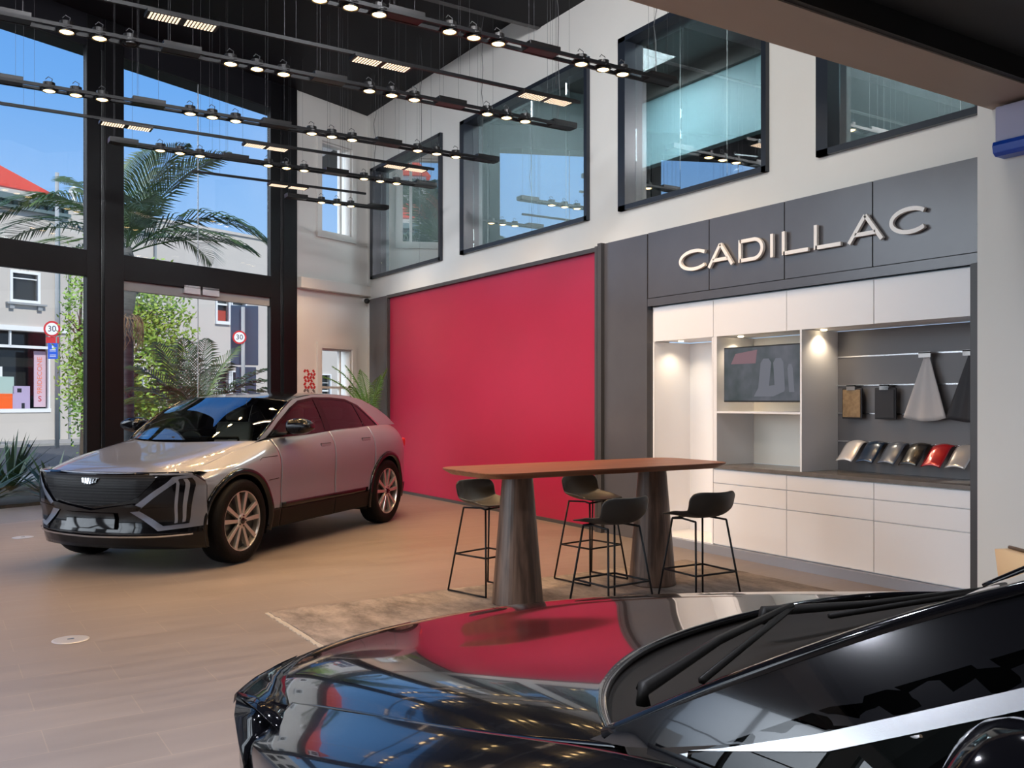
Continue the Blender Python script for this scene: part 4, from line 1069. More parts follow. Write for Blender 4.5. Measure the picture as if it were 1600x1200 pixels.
    front([(-.85, .365), (-.6, .35), (0, .338), (.6, .35), (.85, .365), (.85, .352), (.6, .335), (0, .322), (-.6, .335), (-.85, .352)], .02, 'lip_trim', 'alu', (1,), bump)
    front([(.58, .900), (.58, .886), (.904, .884), (.904, .900)], .018, 'slim_headlamp', 'lens', (1, -1), bump)
    front([(-.30, .545), (-.30, .405), (.24, .405), (.24, .545)], .03, 'plate_holder', 'gloss_black', (1,), bump, step=.09)
    front([(0, .792), (.045, .795), (.075, .812), (.100, .855), (.085, .858), (-.085, .858), (-.100, .855), (-.075, .812), (-.045, .795)], .02, 'emblem', 'gloss_black', (1,), bump)
    em = root
    for a in (-.078, -.045, -.015, .015, .045, .078):
        front([(a-.010, .852), (a+.010, .852), (a*.86+.008, .802+abs(a)*.18), (a*.86-.008, .802+abs(a)*.18)], .027, 'emblem_bar', 'chrome', (1,), bump, .003)
    # fine horizontal lines in the grille
    b = mb()
    for k in range(9):
        z = .615+.027*k; hw = lerp_tab([(.592, .02), (.66, .38), (.69, .46), (.86, .62)], z)
        b.tube([(front_s(hw*(q/8-1) if q < 8 else hw*(q/8-1), z)-.016, hw*(q/8-1), z) for q in range(17)], .0022, 4)
    b.build('grille_bars', M['lamp_black'], bump)
    # lower black centre intake
    # greenhouse ------------------------------------------------
    dlo_top = [(3.60, 1.478), (3.33, 1.553), (3.0, 1.572), (2.6, 1.572), (2.26, 1.535), (2.03, 1.455), (1.75, 1.315)]
    outer = [(1.37, 1.135), (1.56, 1.255), (1.78, 1.385), (2.0, 1.495), (2.2, 1.56), (2.6, 1.605), (3.0, 1.615), (3.4, 1.60), (3.8, 1.555), (4.2, 1.44), (4.45, 1.34), (4.66, 1.225)]
    def onglass(off): return lambda s, z: (s, glass_y(s, z)+off, z)
    def gside(poly, off, nm, m, par=None, solid=.006, step=.05):
        for sd in (1, -1):
            V, F = mapped(poly, onglass(off), step); V = [(a, b_*sd, c) for a, b_, c in V]
            sheet((V, F, onglass(off), list(LAST_UV), sd), nm, M[m] if isinstance(m, str) else m, solid=solid, par=par or root)
    if car2: dlo_top = [(a, c-max(0, min(.062, (3.0-a)*.08))) for a, c in dlo_top]
    bodyring = outer+[(4.35, 1.225), (3.99, 1.23)]+dlo_top+[(1.50, 1.165), (1.45, 1.15)]
    gside(bodyring, .0, 'roof_rail_pillar', P_, solid=.02)
    ring_in = [(3.93, 1.232), (3.575, 1.462), (3.32, 1.535), (3.0, 1.553), (2.6, 1.553), (2.27, 1.517), (2.05, 1.44), (1.77, 1.30), (1.57, 1.185)]
    dl = [(3.99, 1.222), (3.60, 1.485), (3.33, 1.560), (3.0, 1.579), (2.6, 1.579), (2.26, 1.542), (2.03, 1.462), (1.75, 1.322), (1.49, 1.160)]
    if car2:
        lower = lambda P: [(a+(.03 if a < 1.6 else 0), c-(max(0, min(.062, (3.0-a)*.08)) if c > 1.2 else 0)) for a, c in P]
        dl = lower(dl); ring_in = [(a, c+.008 if a < 2.8 else c) for a, c in lower(ring_in)]; ring_in[-1] = (1.66, 1.185)
    fr_poly = dl+[(1.57, 1.168), (1.57, 1.185)]+ring_in[::-1][1:]+[(3.93, 1.232), (3.92, 1.222)]
    gside(fr_poly, .004, 'window_surround', 'gloss_black' if not car2 else 'alu')
    gside([(1.50, 1.158), (3.99, 1.215), (3.99, 1.230), (1.50, 1.175)], .008, 'belt_moulding', 'gloss_black')
    gside([(1.56, 1.172), (1.76, 1.295), (1.80, 1.31), (1.80, 1.175)], .0, 'corner_window', 'side_glass', solid=0)
    gside([(1.80, 1.174), (1.80, 1.318), (2.03, 1.445), (2.26, 1.525), (2.60, 1.562), (2.60, 1.193)], .0, 'front_side_window', 'side_glass', solid=0)
    gside([(2.70, 1.195), (2.70, 1.562), (3.0, 1.562), (3.30, 1.545), (3.46, 1.508), (3.54, 1.213)], .0, 'rear_side_window', 'privacy_glass', solid=0)
    gside([(3.575, 1.214), (3.50, 1.492), (3.58, 1.468), (3.94, 1.232)], .0, 'quarter_window', 'privacy_glass', solid=0)
    gside([(2.59, 1.192), (2.59, 1.566), (2.71, 1.566), (2.71, 1.194)], .005, 'door_pillar', 'gloss_black')
    gside([(3.535, 1.21), (3.455, 1.515), (3.505, 1.495), (3.58, 1.213)], .005, 'door_pillar', 'gloss_black')
    gside([(3.61, 1.478), (3.64, 1.462), (4.03, 1.225), (3.985, 1.220)], .010, 'chrome_strip', 'chrome')
    cwd = .24 if car2 else 0
    # windscreen, roof, rear window
    def edge(s, z, f=.99): return (s, glass_y(s, z)*f, z)
    o1, o2, o3, o4 = edge(1.40, 1.15), edge(1.62, 1.29), edge(1.86, 1.425), edge(2.10, 1.530)
    def fullrow(e, pts):
        return [(e[0], -e[1], e[2])]+[(s_, -y_, z_) for s_, y_, z_ in pts[::-1]]+[(pts[0][0]-(.004 if False else 0), 0, pts[0][2]+.003)]+[(s_, y_, z_) for s_, y_, z_ in pts]+[e]
    WS = [fullrow(o1, [(1.13+cwd*1.5, .30, 1.145), (1.24+cwd*1.1, .56, 1.15)]), fullrow(o2, [(1.42+cwd*.95, .27, 1.30), (1.49+cwd*.7, .52, 1.30)]), fullrow(o3, [(1.70+cwd*.85, .25, 1.448), (1.755+cwd*.6, .48, 1.443)]), fullrow(o4, [(1.97, .22, 1.572), (2.01, .44, 1.562)])]
    ws = sheet(surf(WS, 0, 3, 0, 6, 24, 40), 'windscreen', M['car_glass'], solid=0)
    r = surf(WS, 0, 3, 0, 6, 24, 40)
    for cidx in (0, 40):
        b = mb(); b.tube([(p[0], p[1], p[2]+.002) for p in [r[i][cidx] for i in range(25)]], .012, 6)
        b.build('windscreen_seal', M['gloss_black'], root, smooth=True)
    tops = [(2.10, 1.530, 1.578, .012), (2.5, 1.597, 1.622, 0), (3.0, 1.613, 1.634, 0), (3.5, 1.593, 1.615, 0), (4.0, 1.508, 1.555, 0), (4.3, 1.41, 1.475, 0)]
    RF = []
    for k, (s_, ze, zc, _) in enumerate(tops):
        e = edge(s_, ze, .995)
        if k == 0: RF.append(fullrow(o4, [(1.97, .22, 1.572), (2.01, .44, 1.562)]))
        else: RF.append(fullrow(e, [(s_, .25, zc), (s_, .48, zc-.3*(zc-ze))]))
    sheet(surf(RF, 0, 4, 0, 6, 50, 30), 'roof', M['gloss_black'])
    e2 = edge(4.62, 1.24, .99)
    RW = [RF[4], RF[5], fullrow(e2, [(4.74, .25, 1.24), (4.71, .45, 1.24)])]
    sheet(surf(RW, 0, 2, 0, 6, 20, 30), 'rear_window', M['privacy_glass'], solid=0)
    SP = [[(4.02, y_, 1.568-.10*abs(y_)) for y_ in (-.56, -.3, 0, .3, .56)], [(4.36, y_, 1.50-.10*abs(y_)) for y_ in (-.56, -.3, 0, .3, .56)]]
    sheet(surf(SP, 0, 1, 0, 4, 10, 20), 'spoiler', M['gloss_black'], solid=.03)
    # tail
    TL = []
    for z, w_, s_ in ((.27, .62, 4.80), (.45, .66, 4.93), (.70, .66, 4.96), (.95, .60, 4.97), (1.08, .55, 4.95), (1.16, .60, 4.84), (1.225, .62, 4.70)):
        TL.append([(s_-.10*abs(q)**3 if True else s_, w_*q, z) for q in (-1, -.6, 0, .6, 1)])
    sheet(surf(TL, 0, 6, 0, 4, 30, 20), 'tailgate', P_)
    for sd in (1, -1): mb().box(4.80, 4.99, sd*.50, sd*.72, .92, 1.03).build('tail_lamp', M['sign_red'], root, bevel=.02)
    # mirrors
    ms, my = (2.03, .85) if car2 else (1.76, .93)
    for sd in (1, -1):
        rows = []
        for i in range(13):
            a = i/12; s_ = 1.60+.0*a; row = []
            yv = my+(.22 if car2 else .26)*a; rz = .085*(math.sin(PI*(.18+.82*a)))**.5 if a < 1 else .02; rs = (.09 if car2 else .13)*(1-.35*a)*(1 if a < .93 else .6)
            if a == 0: rz, rs = .03, .05
            for k in range(20):
                t = 2*PI*k/20
                ss = math.copysign(abs(math.cos(t))**.7, math.cos(t)); zz = math.copysign(abs(math.sin(t))**.7, math.sin(t))
                row.append((ms+rs*ss, sd*yv, (1.295 if car2 else 1.275)+rz*zz))
            row.append(row[0]); rows.append(row)
        b = mb(); b.grid(rows)
        b.add(rows[-1][:20], [tuple(range(20))]); b.add(rows[0][:20], [tuple(range(20))])
        mir = b.build('wing_mirror', M['gloss_black'], root, smooth=True, merge=.0005)
        mb().box(ms-.12, ms+.06, sd*(my-.09), sd*(my+.03), 1.19, 1.215).build('mirror_foot', M['satin_black'], mir, bevel=.006)
        mb().box(ms+.098, ms+.106, sd*(my+.035), sd*(my+.19), 1.225, 1.335).build('mirror_glass', M['chrome'], mir)
    # interior
    mb().box(1.30, 1.72, -.70, .70, .75, 1.08).build('dashboard', M['dash'], root, bevel=.05)
    mb().box(1.50, 1.56, -.62, .10, 1.05, 1.17).build('instrument_screen', M['gloss_black'], root, bevel=.01)
    sw_ = MB(warp).lathe([(.165, -.012), (.19, -.012), (.19, .012), (.165, .012), (.165, -.012)], (1.86, -.38, 1.02), 24, 'x')
    sw_.box(1.84, 1.88, -.54, -.22, 1.0, 1.04).build('steering_wheel', M['dash'], root, bevel=.004)
    for (sx, sy) in ((2.25, .38), (2.25, -.38), (3.15, .38), (3.15, -.38)):
        b = mb(); b.box(sx-.25, sx+.27, sy-.25, sy+.25, .42, .72)
        s1 = b.build('seat_cushion', M['leather'], root, bevel=.06, seg=3)
        b = mb(); pts = [(sx+.20, .68), (sx+.30, .68), (sx+.48, 1.28), (sx+.38, 1.30)]
        b.prism([(a, c) for a, c in pts], sy-.24, sy+.24, 'xz'); b.build('seat_back', M['leather'], root, bevel=.035, seg=3)
        b = mb(); b.box(sx+.38, sx+.48, sy-.13, sy+.13, 1.31, 1.46); b.build('headrest', M['leather'], root, bevel=.035, seg=3)
    # wheels
    def wheel(s_, sd):
        c = (s_, sd*.84, .385)
        t = MB(warp)
        prof = [(.285, -.115), (.36, -.125), (.392, -.105), (.400, -.06), (.4015, 0), (.400, .06), (.392, .105), (.36, .125), (.285, .115), (.275, .09), (.275, -.09), (.285, -.115)]
        t.lathe(prof, (c[0], c[1], .402), 56, 'y')
        ty = t.build('tyre', M['rubber'], root, smooth=True)
        cz = .402; yo = sd*(.84+.105)
        r = MB(warp); r.lathe([(.262, -.08*sd), (.272, -.02*sd), (.288, .0), (.288, .008*sd), (.276, .008*sd), (.270, -.01*sd), (.262, -.08*sd)], (c[0], yo, cz), 56, 'y')
        # five pairs of twin spokes
        for k in range(5):
            for off in (-1, 1):
                a = 2*PI*k/5+.31+off*.17; a0 = 2*PI*k/5+.31+off*.30
                for da in (0,):
                    x0, z0 = .055*math.cos(a0), .055*math.sin(a0); x1, z1 = .274*math.cos(a+off*.09), .274*math.sin(a+off*.09)
                    d = Vector((x1-x0, z1-z0)).normalized(); n = Vector((-d.y, d.x))
                    w0, w1 = .016, .021
                    q = [(x0+n.x*w0, z0+n.y*w0), (x1+n.x*w1, z1+n.y*w1), (x1-n.x*w1, z1-n.y*w1), (x0-n.x*w0, z0-n.y*w0)]
                    vs = [(c[0]+u, yo-.03*sd, cz+v) for u, v in q]+[(c[0]+u*1.0, yo+(.0 if i_ in (0, 3) else .004)*sd, cz+v) for i_, (u, v) in enumerate(q)]
                    r.add(vs, [(0, 1, 2, 3), (4, 5, 6, 7), (0, 1, 5, 4), (1, 2, 6, 5), (2, 3, 7, 6), (3, 0, 4, 7)])
        r.lathe([(0, -.03*sd), (.07, -.03*sd), (.07, .0), (.05, .006*sd), (0, .006*sd)], (c[0], yo, cz), 24, 'y')
        rm = r.build('rim', M['rim'], ty, bevel=.003)
        d = MB(warp); d.lathe([(0, -.06*sd), (.268, -.06*sd), (.268, -.055*sd), (0, -.05*sd)], (c[0], yo, cz), 40, 'y'); d.build('brake_disc', M['rim_dark'], ty)
        h = MB(warp); h.lathe([(0, 0), (.03, 0), (.03, .012*sd), (0, .014*sd)], (c[0], yo, cz), 20, 'y')
        for k in range(5):
            a = 2*PI*k/5; h.lathe([(0, 0), (.009, 0), (.009, .010*sd), (0, .010*sd)], (c[0]+.05*math.cos(a), yo, cz+.05*math.sin(a)), 8, 'y')
        h.build('hub_cap', M['gloss_black'], ty)
    for s_ in (.90, 3.965):
        for sd in (1, -1): wheel(s_, sd)
    # roof fin
    mb().prism([(3.55, 1.61), (3.75, 1.59), (3.78, 1.635), (3.72, 1.64)], -.01, .01, 'xz').build('aerial_fin', M['gloss_black'], root)
    return root

h1 = math.atan2(-.627, -.778)
make_car('suv', 'silver electric SUV with black roof parked in front of the red panel', (1.95, 9.47, 0), h1, 'silver_paint')
def warp2(s, y, z):
    k = max(0, (1.3-s)/1.3)
    return (s-.14*k**2, y*(1-.20*k**2), z*.905)
h2 = math.radians(90+11.5)
make_car('suv', 'glossy black car in the foreground, cut off by the lower right corner', (1.528, 1.698, 0), h2, 'black_paint', warp2, True)

# ------------------------------------------------------------------ bar table, stools, rug
rg = MB(); nx, ny = 60, 36; random.seed(3)
x0, x1, y0, y1 = 2.09, 6.15, 3.9, 6.55
rows = []
for i in range(nx+1):
    row = []
    for j in range(ny+1):
        ex = random.uniform(-.012, .012) if i in (0, nx) or j in (0, ny) else 0
        row.append((x0+(x1-x0)*i/nx+ex, y0+(y1-y0)*j/ny+ex, .012+random.uniform(-.0015, .0015)))
    rows.append(row)
o = rg.grid(rows).build('rug', M['rug'], None, False, closed=False, solid=.011, flipref=(4, 5, -5)); tag(o, 'worn beige and brown pile rug under the bar table', 'rug')
fb = MB()
for k in range(150):
    y = y0+(y1-y0)*(k+.5)/150; fb.box(x0-random.uniform(.02, .035), x0+.004, y-.004, y+.003, .001, .009)
M['fringe'] = mat('rug_fringe', (.62, .52, .40), .9)
fo_ = fb.build('fringe', M['fringe'], o); fo_['kind'] = 'stuff'

tb = thing('bar_table', 'long walnut bar table with two tapering pillar legs on the rug', 'table', (4.46, 5.84, 0))
# boat shaped top: rounded corners, thin bevelled edge
pts = []
hx, hy, R = 1.17, .425, .17
for (cx_, cy_, a0) in ((hx-R, hy-R, 0), (-hx+R, hy-R, 90), (-hx+R, -hy+R, 180), (hx-R, -hy+R, 270)):
    for k in range(9):
        a = math.radians(a0+k*90/8); pts.append((cx_+R*math.cos(a), cy_+R*math.sin(a)))
tp = MB(); n = len(pts)
lay = [(1.0, 1.03), (1.003, 1.026), (1.0, 1.018), (.965, .985)]
vs = []
for f_, z in lay:
    for a, b in pts:
        m_ = math.hypot(a, b); k_ = 1-(1-f_)*1.0 if f_ > .99 else None
        if k_: vs.append((a*k_, b*k_, z))
        else: vs.append((a-math.copysign(.045, a)*min(1, abs(a)/.5), b-math.copysign(.045, b)*min(1, abs(b)/.2), z))
fs = [tuple(range(n))]+[(l*n+k, l*n+(k+1) % n, (l+1)*n+(k+1) % n, (l+1)*n+k) for l in range(3) for k in range(n)]+[tuple(range(3*n, 4*n))[::-1]]
tp.add(vs, fs).build('table_top', M['wood_top'], tb)
for lx in (-.69, .65):
    MB().lathe([(.195, .0145), (.195, .022), (.16, .45), (.115, .985), (0, .985)], (lx, 0, 0), 40).build('leg', M['wood_leg'], tb, smooth=False, bevel=.004)

def make_stool(label, loc, rz):
    t = thing('bar_stool', label, 'stool', loc, rz, 'black bar stools at the walnut table')
    # faces local +y, back at -y
    rows = []
    N = 18
    for i in range(N+1):
        a = i/N; row = []
        # path from the front lip (a=0) to the top of the low back (a=1)
        if a < .62:
            q = a/.62; y = .20-.33*q; z = .698-.018*math.sin(q*PI)*1.0-.004
        else:
            q = (a-.62)/.38; y = -.13-.085*math.sin(q*PI/2)-.01*q; z = .695+.185*q**1.15
        wd = .222*(1-.10*(1-a))
        if a > .86: wd *= 1-.13*((a-.86)/.14)**2
        if a < .06: wd *= .93+.07*(a/.06)
        for j in range(17):
            x = -1+2*j/16
            curl = .055*abs(x)**2.6*(1 if a > .3 else a/.3)
            yy_ = y+(.075*abs(x)**2 if a > .55 else .0)*min(1, (a-.55)/.3 if a > .55 else 0)
            row.append((wd*x, yy_, z+curl*(1-.6*max(0, (a-.62)/.38))-(.030*abs(x)**5*max(0, (a-.7)/.3))))
        rows.append(row)
    MB().grid(rows).build('seat_shell', M['stool_black'], t, True, closed=False, solid=.012, sub=1)
    fr_ = MB(); r = .0075
    for s in (-1, 1):
        top_f = (s*.145, .13, .668); top_b = (s*.145, -.12, .668); bf = (s*.225, .215, r); bb = (s*.225, -.215, r)
        for nm_, a, b in (('leg', top_f, bf), ('leg', top_b, bb)):
            MB().tube([a, b], r, 8).build(nm_, M['black_steel'], t, True)
        MB().tube([bf, bb], r, 8).build('floor_rail', M['black_steel'], t, True)
        MB().tube([top_f, (s*.12, .05, .675), top_b], r, 8).tube([(s*.145, .13, .670), (-s*.0, .13, .677)], r, 8).build('seat_support', M['black_steel'], t, True)
        l = .46; A = tuple(top_f[k]+(bf[k]-top_f[k])*(1-l+.02) for k in range(3)); B = tuple(top_b[k]+(bb[k]-top_b[k])*(1-l+.02) for k in range(3))
        MB().tube([A, B], r, 8).build('footrest', M['black_steel'], t, True)
        if s == 1: fa, ba = A, B
    for q in (fa, ba): MB().tube([(q[0], q[1], q[2]), (-q[0], q[1], q[2])], r, 8).build('footrest', M['black_steel'], t, True)
    return t
s0 = make_stool('black low-back bar stool partly hidden behind the left table leg', (3.80, 6.34, 0.0155), math.radians(180+14))
dup(s0, (4.78, 6.25, .0155), math.radians(180+8), 'black bar stool on the far side, seat seen against the red panel')
dup(s0, (3.95, 4.93, .0155), math.radians(4), 'black low-back bar stool on the near side, seen from behind between the table legs')
dup(s0, (4.72, 4.88, .0155), math.radians(-2), 'black low-back bar stool at the right end, before the white drawers')

# armchair just visible behind the black car
ac = thing('armchair', 'tan upholstered armchair back with dark piping at the right edge by the pier', 'chair', (4.90, 2.29, 0), math.radians(60))
rows = []
for i in range(17):
    th = math.radians(-20+220*i/16); rows.append([(.36*math.cos(th), .33*math.sin(th), .42), (.38*math.cos(th), .35*math.sin(th), .60), (.40*math.cos(th), .37*math.sin(th), .69+.10*math.sin(max(0, th)))])
MB().grid(rows).build('backrest', M['chair_tan'], ac, True, closed=False, solid=.07)
MB().tube([(p[2][0], p[2][1], p[2][2]+.006) for p in rows], .010, 6).build('piping', M['chair_edge'], ac, True)
MB().lathe([(0, .30), (.33, .30), (.36, .34), (.35, .44), (.3, .46), (0, .46)], n=28).build('seat', M['chair_tan'], ac, True)
for a in (45, 135, 225, 315):
    MB().cyl((.24*math.cos(math.radians(a)), .24*math.sin(math.radians(a)), .31), (.28*math.cos(math.radians(a)), .28*math.sin(math.radians(a)), 0), .02, .012).build('leg', M['wood_leg'], ac)
# ------------------------------------------------------------------ plants
def frond(mb, base, azim, elev0, length, droop, width, n=34, curl=0, seed=0, wf=.34):
    """one feather leaf: arching midrib with two rows of narrow leaflets"""
    R = random.Random(seed)
    p = Vector(base); pts = [p.copy()]; dirs = []
    el = elev0; seg = length/n
    for i in range(n):
        el_ = elev0-droop*(i/n)**1.3
        d = Vector((math.cos(azim)*math.cos(el_), math.sin(azim)*math.cos(el_), math.sin(el_)))
        azim += curl/n
        p = p+d*seg; pts.append(p.copy()); dirs.append(d)
    dirs.append(dirs[-1])
    mb.tube(pts[::3]+[pts[-1]], [.018*(1-.8*k/len(pts[::3])) for k in range(len(pts[::3])+1)], 5)
    for i in range(int(n*.14), n+1):
        t = i/n; d = dirs[i]; side = d.cross(Vector((0, 0, 1)))
        if side.length < .05: side = Vector((1, 0, 0))
        side.normalize(); up = side.cross(d).normalized()
        L = width*(math.sin(PI*min(1, (.18+.82*t)))**.6)*(1 if t < .85 else 1-(t-.85)*2.2)
        for s in (-1, 1):
            jit = R.uniform(-.12, .12)
            v = (side*s*(.80)+d*(.55+.5*t)+up*(.28+jit)).normalized()
            a = pts[i]; b = a+v*L*.55+Vector((0, 0, -.01)); c = a+v*L+Vector((0, 0, -.10*L/.4-.03))
            w = d*seg*wf+up*.004
            mb.add([a-w*.5, a+w*.5, b+w, b-w], [(0, 1, 2, 3)]); mb.add([b-w, b+w, c], [(0, 1, 2)])
def palm(label, cat, x, y, h, crown, r0, r1, mleaf, n, seed, group=None, name='palm_tree', husk=True, wid=.5, wf=.34):
    t = thing(name, label, cat, (x, y, 0), 0, group)
    if h > .3:
        MB().lathe([(r0*1.3, 0), (r0, .3)]+[(r0-(r0-r1)*k/12+.006*(k % 2), .3+(h*.72-.3)*k/12) for k in range(1, 13)]+[(r1*1.25, h*.74), (r1*1.55, h*.82), (r1*1.45, h*.93), (r1*.8, h), (0, h)], n=18).build('trunk', M['trunk'], t, True)
    if husk:
        mb = MB(); R = random.Random(seed+50)
        for k in range(110):
            a = R.uniform(0, 2*PI); z = h*.70+R.uniform(-.05, .05); rr = r1*1.3
            q = [(rr*math.cos(a), rr*math.sin(a), z)]
            L = R.uniform(.35, .75)
            for m_ in range(1, 6): q.append(((rr+.15*math.sin(m_/5*PI*.7))*math.cos(a+.06*m_*R.uniform(-1, 1)), (rr+.15*math.sin(m_/5*PI*.7))*math.sin(a), z+.06*math.sin(m_/5*PI)-L*(m_/5)**1.5))
            mb.tube(q, .006, 3)
        o = mb.build('flower_stalks', M['husk'], t); o['kind'] = 'stuff'
    for i, (az, el, L, dr) in enumerate(crown):
        mb = MB(); frond(mb, (0, 0, h*.97), az, el, L, dr, wid, n, 0, seed+i, wf)
        mb.build('frond', M[mleaf] if i % 5 != 2 else M['palm_leaf' if mleaf != 'indoor_leaf' else mleaf], t, closed=False)
    return t
R_ = math.radians
RA = -YAW  # azimuth of picture-right direction
def az(deg): return RA+R_(deg)      # 0 = to the right in the photo, 90 = away, 180 = left
palm('tall feather palm with a grey ringed trunk outside the glass front', 'palm tree', 3.29, 19.25, 4.55,
     [(az(8), R_(42), 3.2, R_(95)), (az(-10), R_(62), 3.0, R_(50)), (az(25), R_(70), 2.8, R_(45)), (az(80), R_(82), 2.6, R_(35)), (az(175), R_(35), 2.9, R_(75)), (az(188), R_(55), 2.9, R_(100)),
      (az(150), R_(65), 2.7, R_(60)), (az(240), R_(55), 2.3, R_(90)), (az(300), R_(50), 2.5, R_(90)), (az(60), R_(40), 2.4, R_(90)), (az(120), R_(45), 2.4, R_(95)), (az(5), R_(22), 2.6, R_(50)), (az(168), R_(15), 2.5, R_(45)), (az(340), R_(75), 2.6, R_(50))],
     .16, .13, 'palm_dark', 60, 11, wid=.92, wf=.48)
palm('short bushy palm outside, its fronds rising behind the bonnet and roof of the silver car', 'palm tree', 4.25, 17.75, 1.15,
     [(az(8), R_(38), 1.9, R_(45)), (az(25), R_(52), 1.9, R_(40)), (az(50), R_(70), 1.8, R_(30)), (az(95), R_(75), 1.9, R_(30)), (az(120), R_(66), 2.1, R_(28)), (az(140), R_(60), 2.2, R_(30)), (az(172), R_(48), 1.9, R_(75)), (az(190), R_(40), 1.8, R_(85)), (az(160), R_(55), 2.0, R_(50)), (az(350), R_(48), 1.8, R_(50)), (az(270), R_(55), 1.3, R_(60)), (az(75), R_(60), 1.7, R_(35))],
     .16, .14, 'palm_dark', 36, 40, name='palm_shrub', husk=False, wid=.60)
ip = fpoint(.66, -.72, 0)
t = palm('green potted palm in the far corner of the showroom behind the silver car', 'potted palm', ip.x, ip.y, 1.05,
     [(az(175), R_(80), 1.35, R_(50)), (az(200), R_(74), 1.3, R_(60)), (az(215), R_(84), 1.25, R_(40)), (az(300), R_(82), 1.1, R_(45)), (az(260), R_(80), 1.2, R_(40)), (az(225), R_(60), 1.0, R_(60)), (az(330), R_(84), 1.15, R_(30)), (az(250), R_(70), 1.1, R_(55))],
     .03, .03, 'indoor_leaf', 34, 70, name='potted_palm', husk=False, wid=.24, wf=.20)
MB().lathe([(0, 0), (.16, 0), (.21, .40), (.21, .42), (.18, .42), (.17, .36), (0, .36)], n=28).build('pot', M['pot'], t, True)

def leafy(label, x, y, h, rad, n, m, seed, name='leafy_tree', cat='tree', zc=None, ls=.10):
    t = thing(name, label, cat, (x, y, 0)); R = random.Random(seed)
    tr = MB()
    tr.tube([(0, 0, 0), (.05, 0, h*.3), (-.05, .05, h*.6), (0, 0, h*.85)], [.07, .06, .045, .02], 8)
    for k in range(9):
        a = R.uniform(0, 2*PI); z0_ = h*R.uniform(.25, .7)
        tr.tube([(0, 0, z0_), (rad*.4*math.cos(a), rad*.4*math.sin(a), z0_+.3), (rad*.8*math.cos(a), rad*.8*math.sin(a), z0_+.55)], [.03, .02, .008], 5)
    tr.build('trunk', M['bark'], t)
    mb = MB()
    for k in range(n):
        a = R.uniform(0, 2*PI); zz = R.uniform(-1, 1); rr = R.uniform(.35, 1)**.5*(1+.25*math.sin(3*a+zz*4))
        c = Vector((rad*rr*math.cos(a)*math.sqrt(1-zz*zz*.8), rad*rr*math.sin(a)*math.sqrt(1-zz*zz*.8), h*.55+h*.45*zz*rr))
        d = Vector((R.uniform(-1, 1), R.uniform(-1, 1), R.uniform(-.7, .9))).normalized(); s = d.orthogonal().normalized()*ls*.28
        L = ls*R.uniform(.7, 1.4)
        mb.add([c, c+d*L*.5+s, c+d*L, c+d*L*.5-s], [(0, 1, 2, 3)])
    mb.build('foliage', m, t, closed=False)
    return t
leafy('yellow-green leafy tree behind the tall palm trunk outside', 4.15, 23.3, 4.6, 1.25, 9000, M['tree_leaf'], 5, ls=.13)
leafy('slender leafy tree with airy branches left of the thick column outside', 3.55, 27.3, 5.6, .55, 1500, M['tree_leaf'], 6, ls=.12)
def spiky(label, x, y, h, n, seed, m='palm_dark', spread=1.0):
    t = thing('spiky_plant', label, 'plant', (x, y, .02), 0, 'spiky plants outside the glass front'); R = random.Random(seed); mb = MB()
    for k in range(n):
        a = R.uniform(0, 2*PI); e = R.uniform(.25, 1.25); L = h*R.uniform(.7, 1.1)
        d = Vector((math.cos(a)*math.cos(e)*spread, math.sin(a)*math.cos(e)*spread, math.sin(e))); s = Vector((-math.sin(a), math.cos(a), 0))*.030
        b = Vector((0, 0, .02)); mb.add([b-s*.6, b+s*.6, b+d*L*.5+s, b+d*L*.5-s], [(0, 1, 2, 3)]); mb.add([b+d*L*.5-s, b+d*L*.5+s, b+d*L+Vector((0, 0, -.12*L))], [(0, 1, 2)])
    mb.build('leaves', M[m], t, closed=False)
for (u, off, h, lb) in ((5.75, 2.1, 1.25, 'spiky dark plant outside just left of the thick column'), (4.75, 2.0, .9, 'spiky plant outside at the foot of the tall palm, left one'), (3.7, 2.3, 1.0, 'spiky plant outside at the foot of the tall palm, right one'),
                        (4.4, 3.9, 1.2, 'taller spiky plant behind the tall palm trunk'), (7.0, 2.6, .7, 'low arching plant outside at the left, near the pavement edge')):
    q = fpoint(u, off, 0); spiky(lb, q.x, q.y, h, 60, int(u*100))

# ------------------------------------------------------------------ street
def fstruct(mb, nm, m): return struct(fo(mb.build(nm, m)))
fstruct(fbox(MB(), -6, 24, .0, 1.75, -.2, -.002), 'ground_apron', M['tiles'])
fstruct(fbox(MB(), -60, 60, 1.75, 22.9, -.3, -.03), 'ground_street', M['asphalt'])
fstruct(fbox(MB(), -.5, 6.0, 1.9, 5.4, -.1, .03), 'ground_planting_bed', M['soil'])
fstruct(fbox(MB(), -60, 60, 19.6, 22.7, -.2, .05), 'ground_pavement', M['pavement'])
fstruct(fbox(MB(), -60, 60, 5.6, 7.2, -.2, .02), 'ground_pavement_near', M['pavement'])
BO = 22.7
def bpart(mb, nm, m, par):
    o = mb.build(nm, m); o.matrix_world = FM; o.parent = par; o.matrix_parent_inverse = par.matrix_world.inverted(); return o
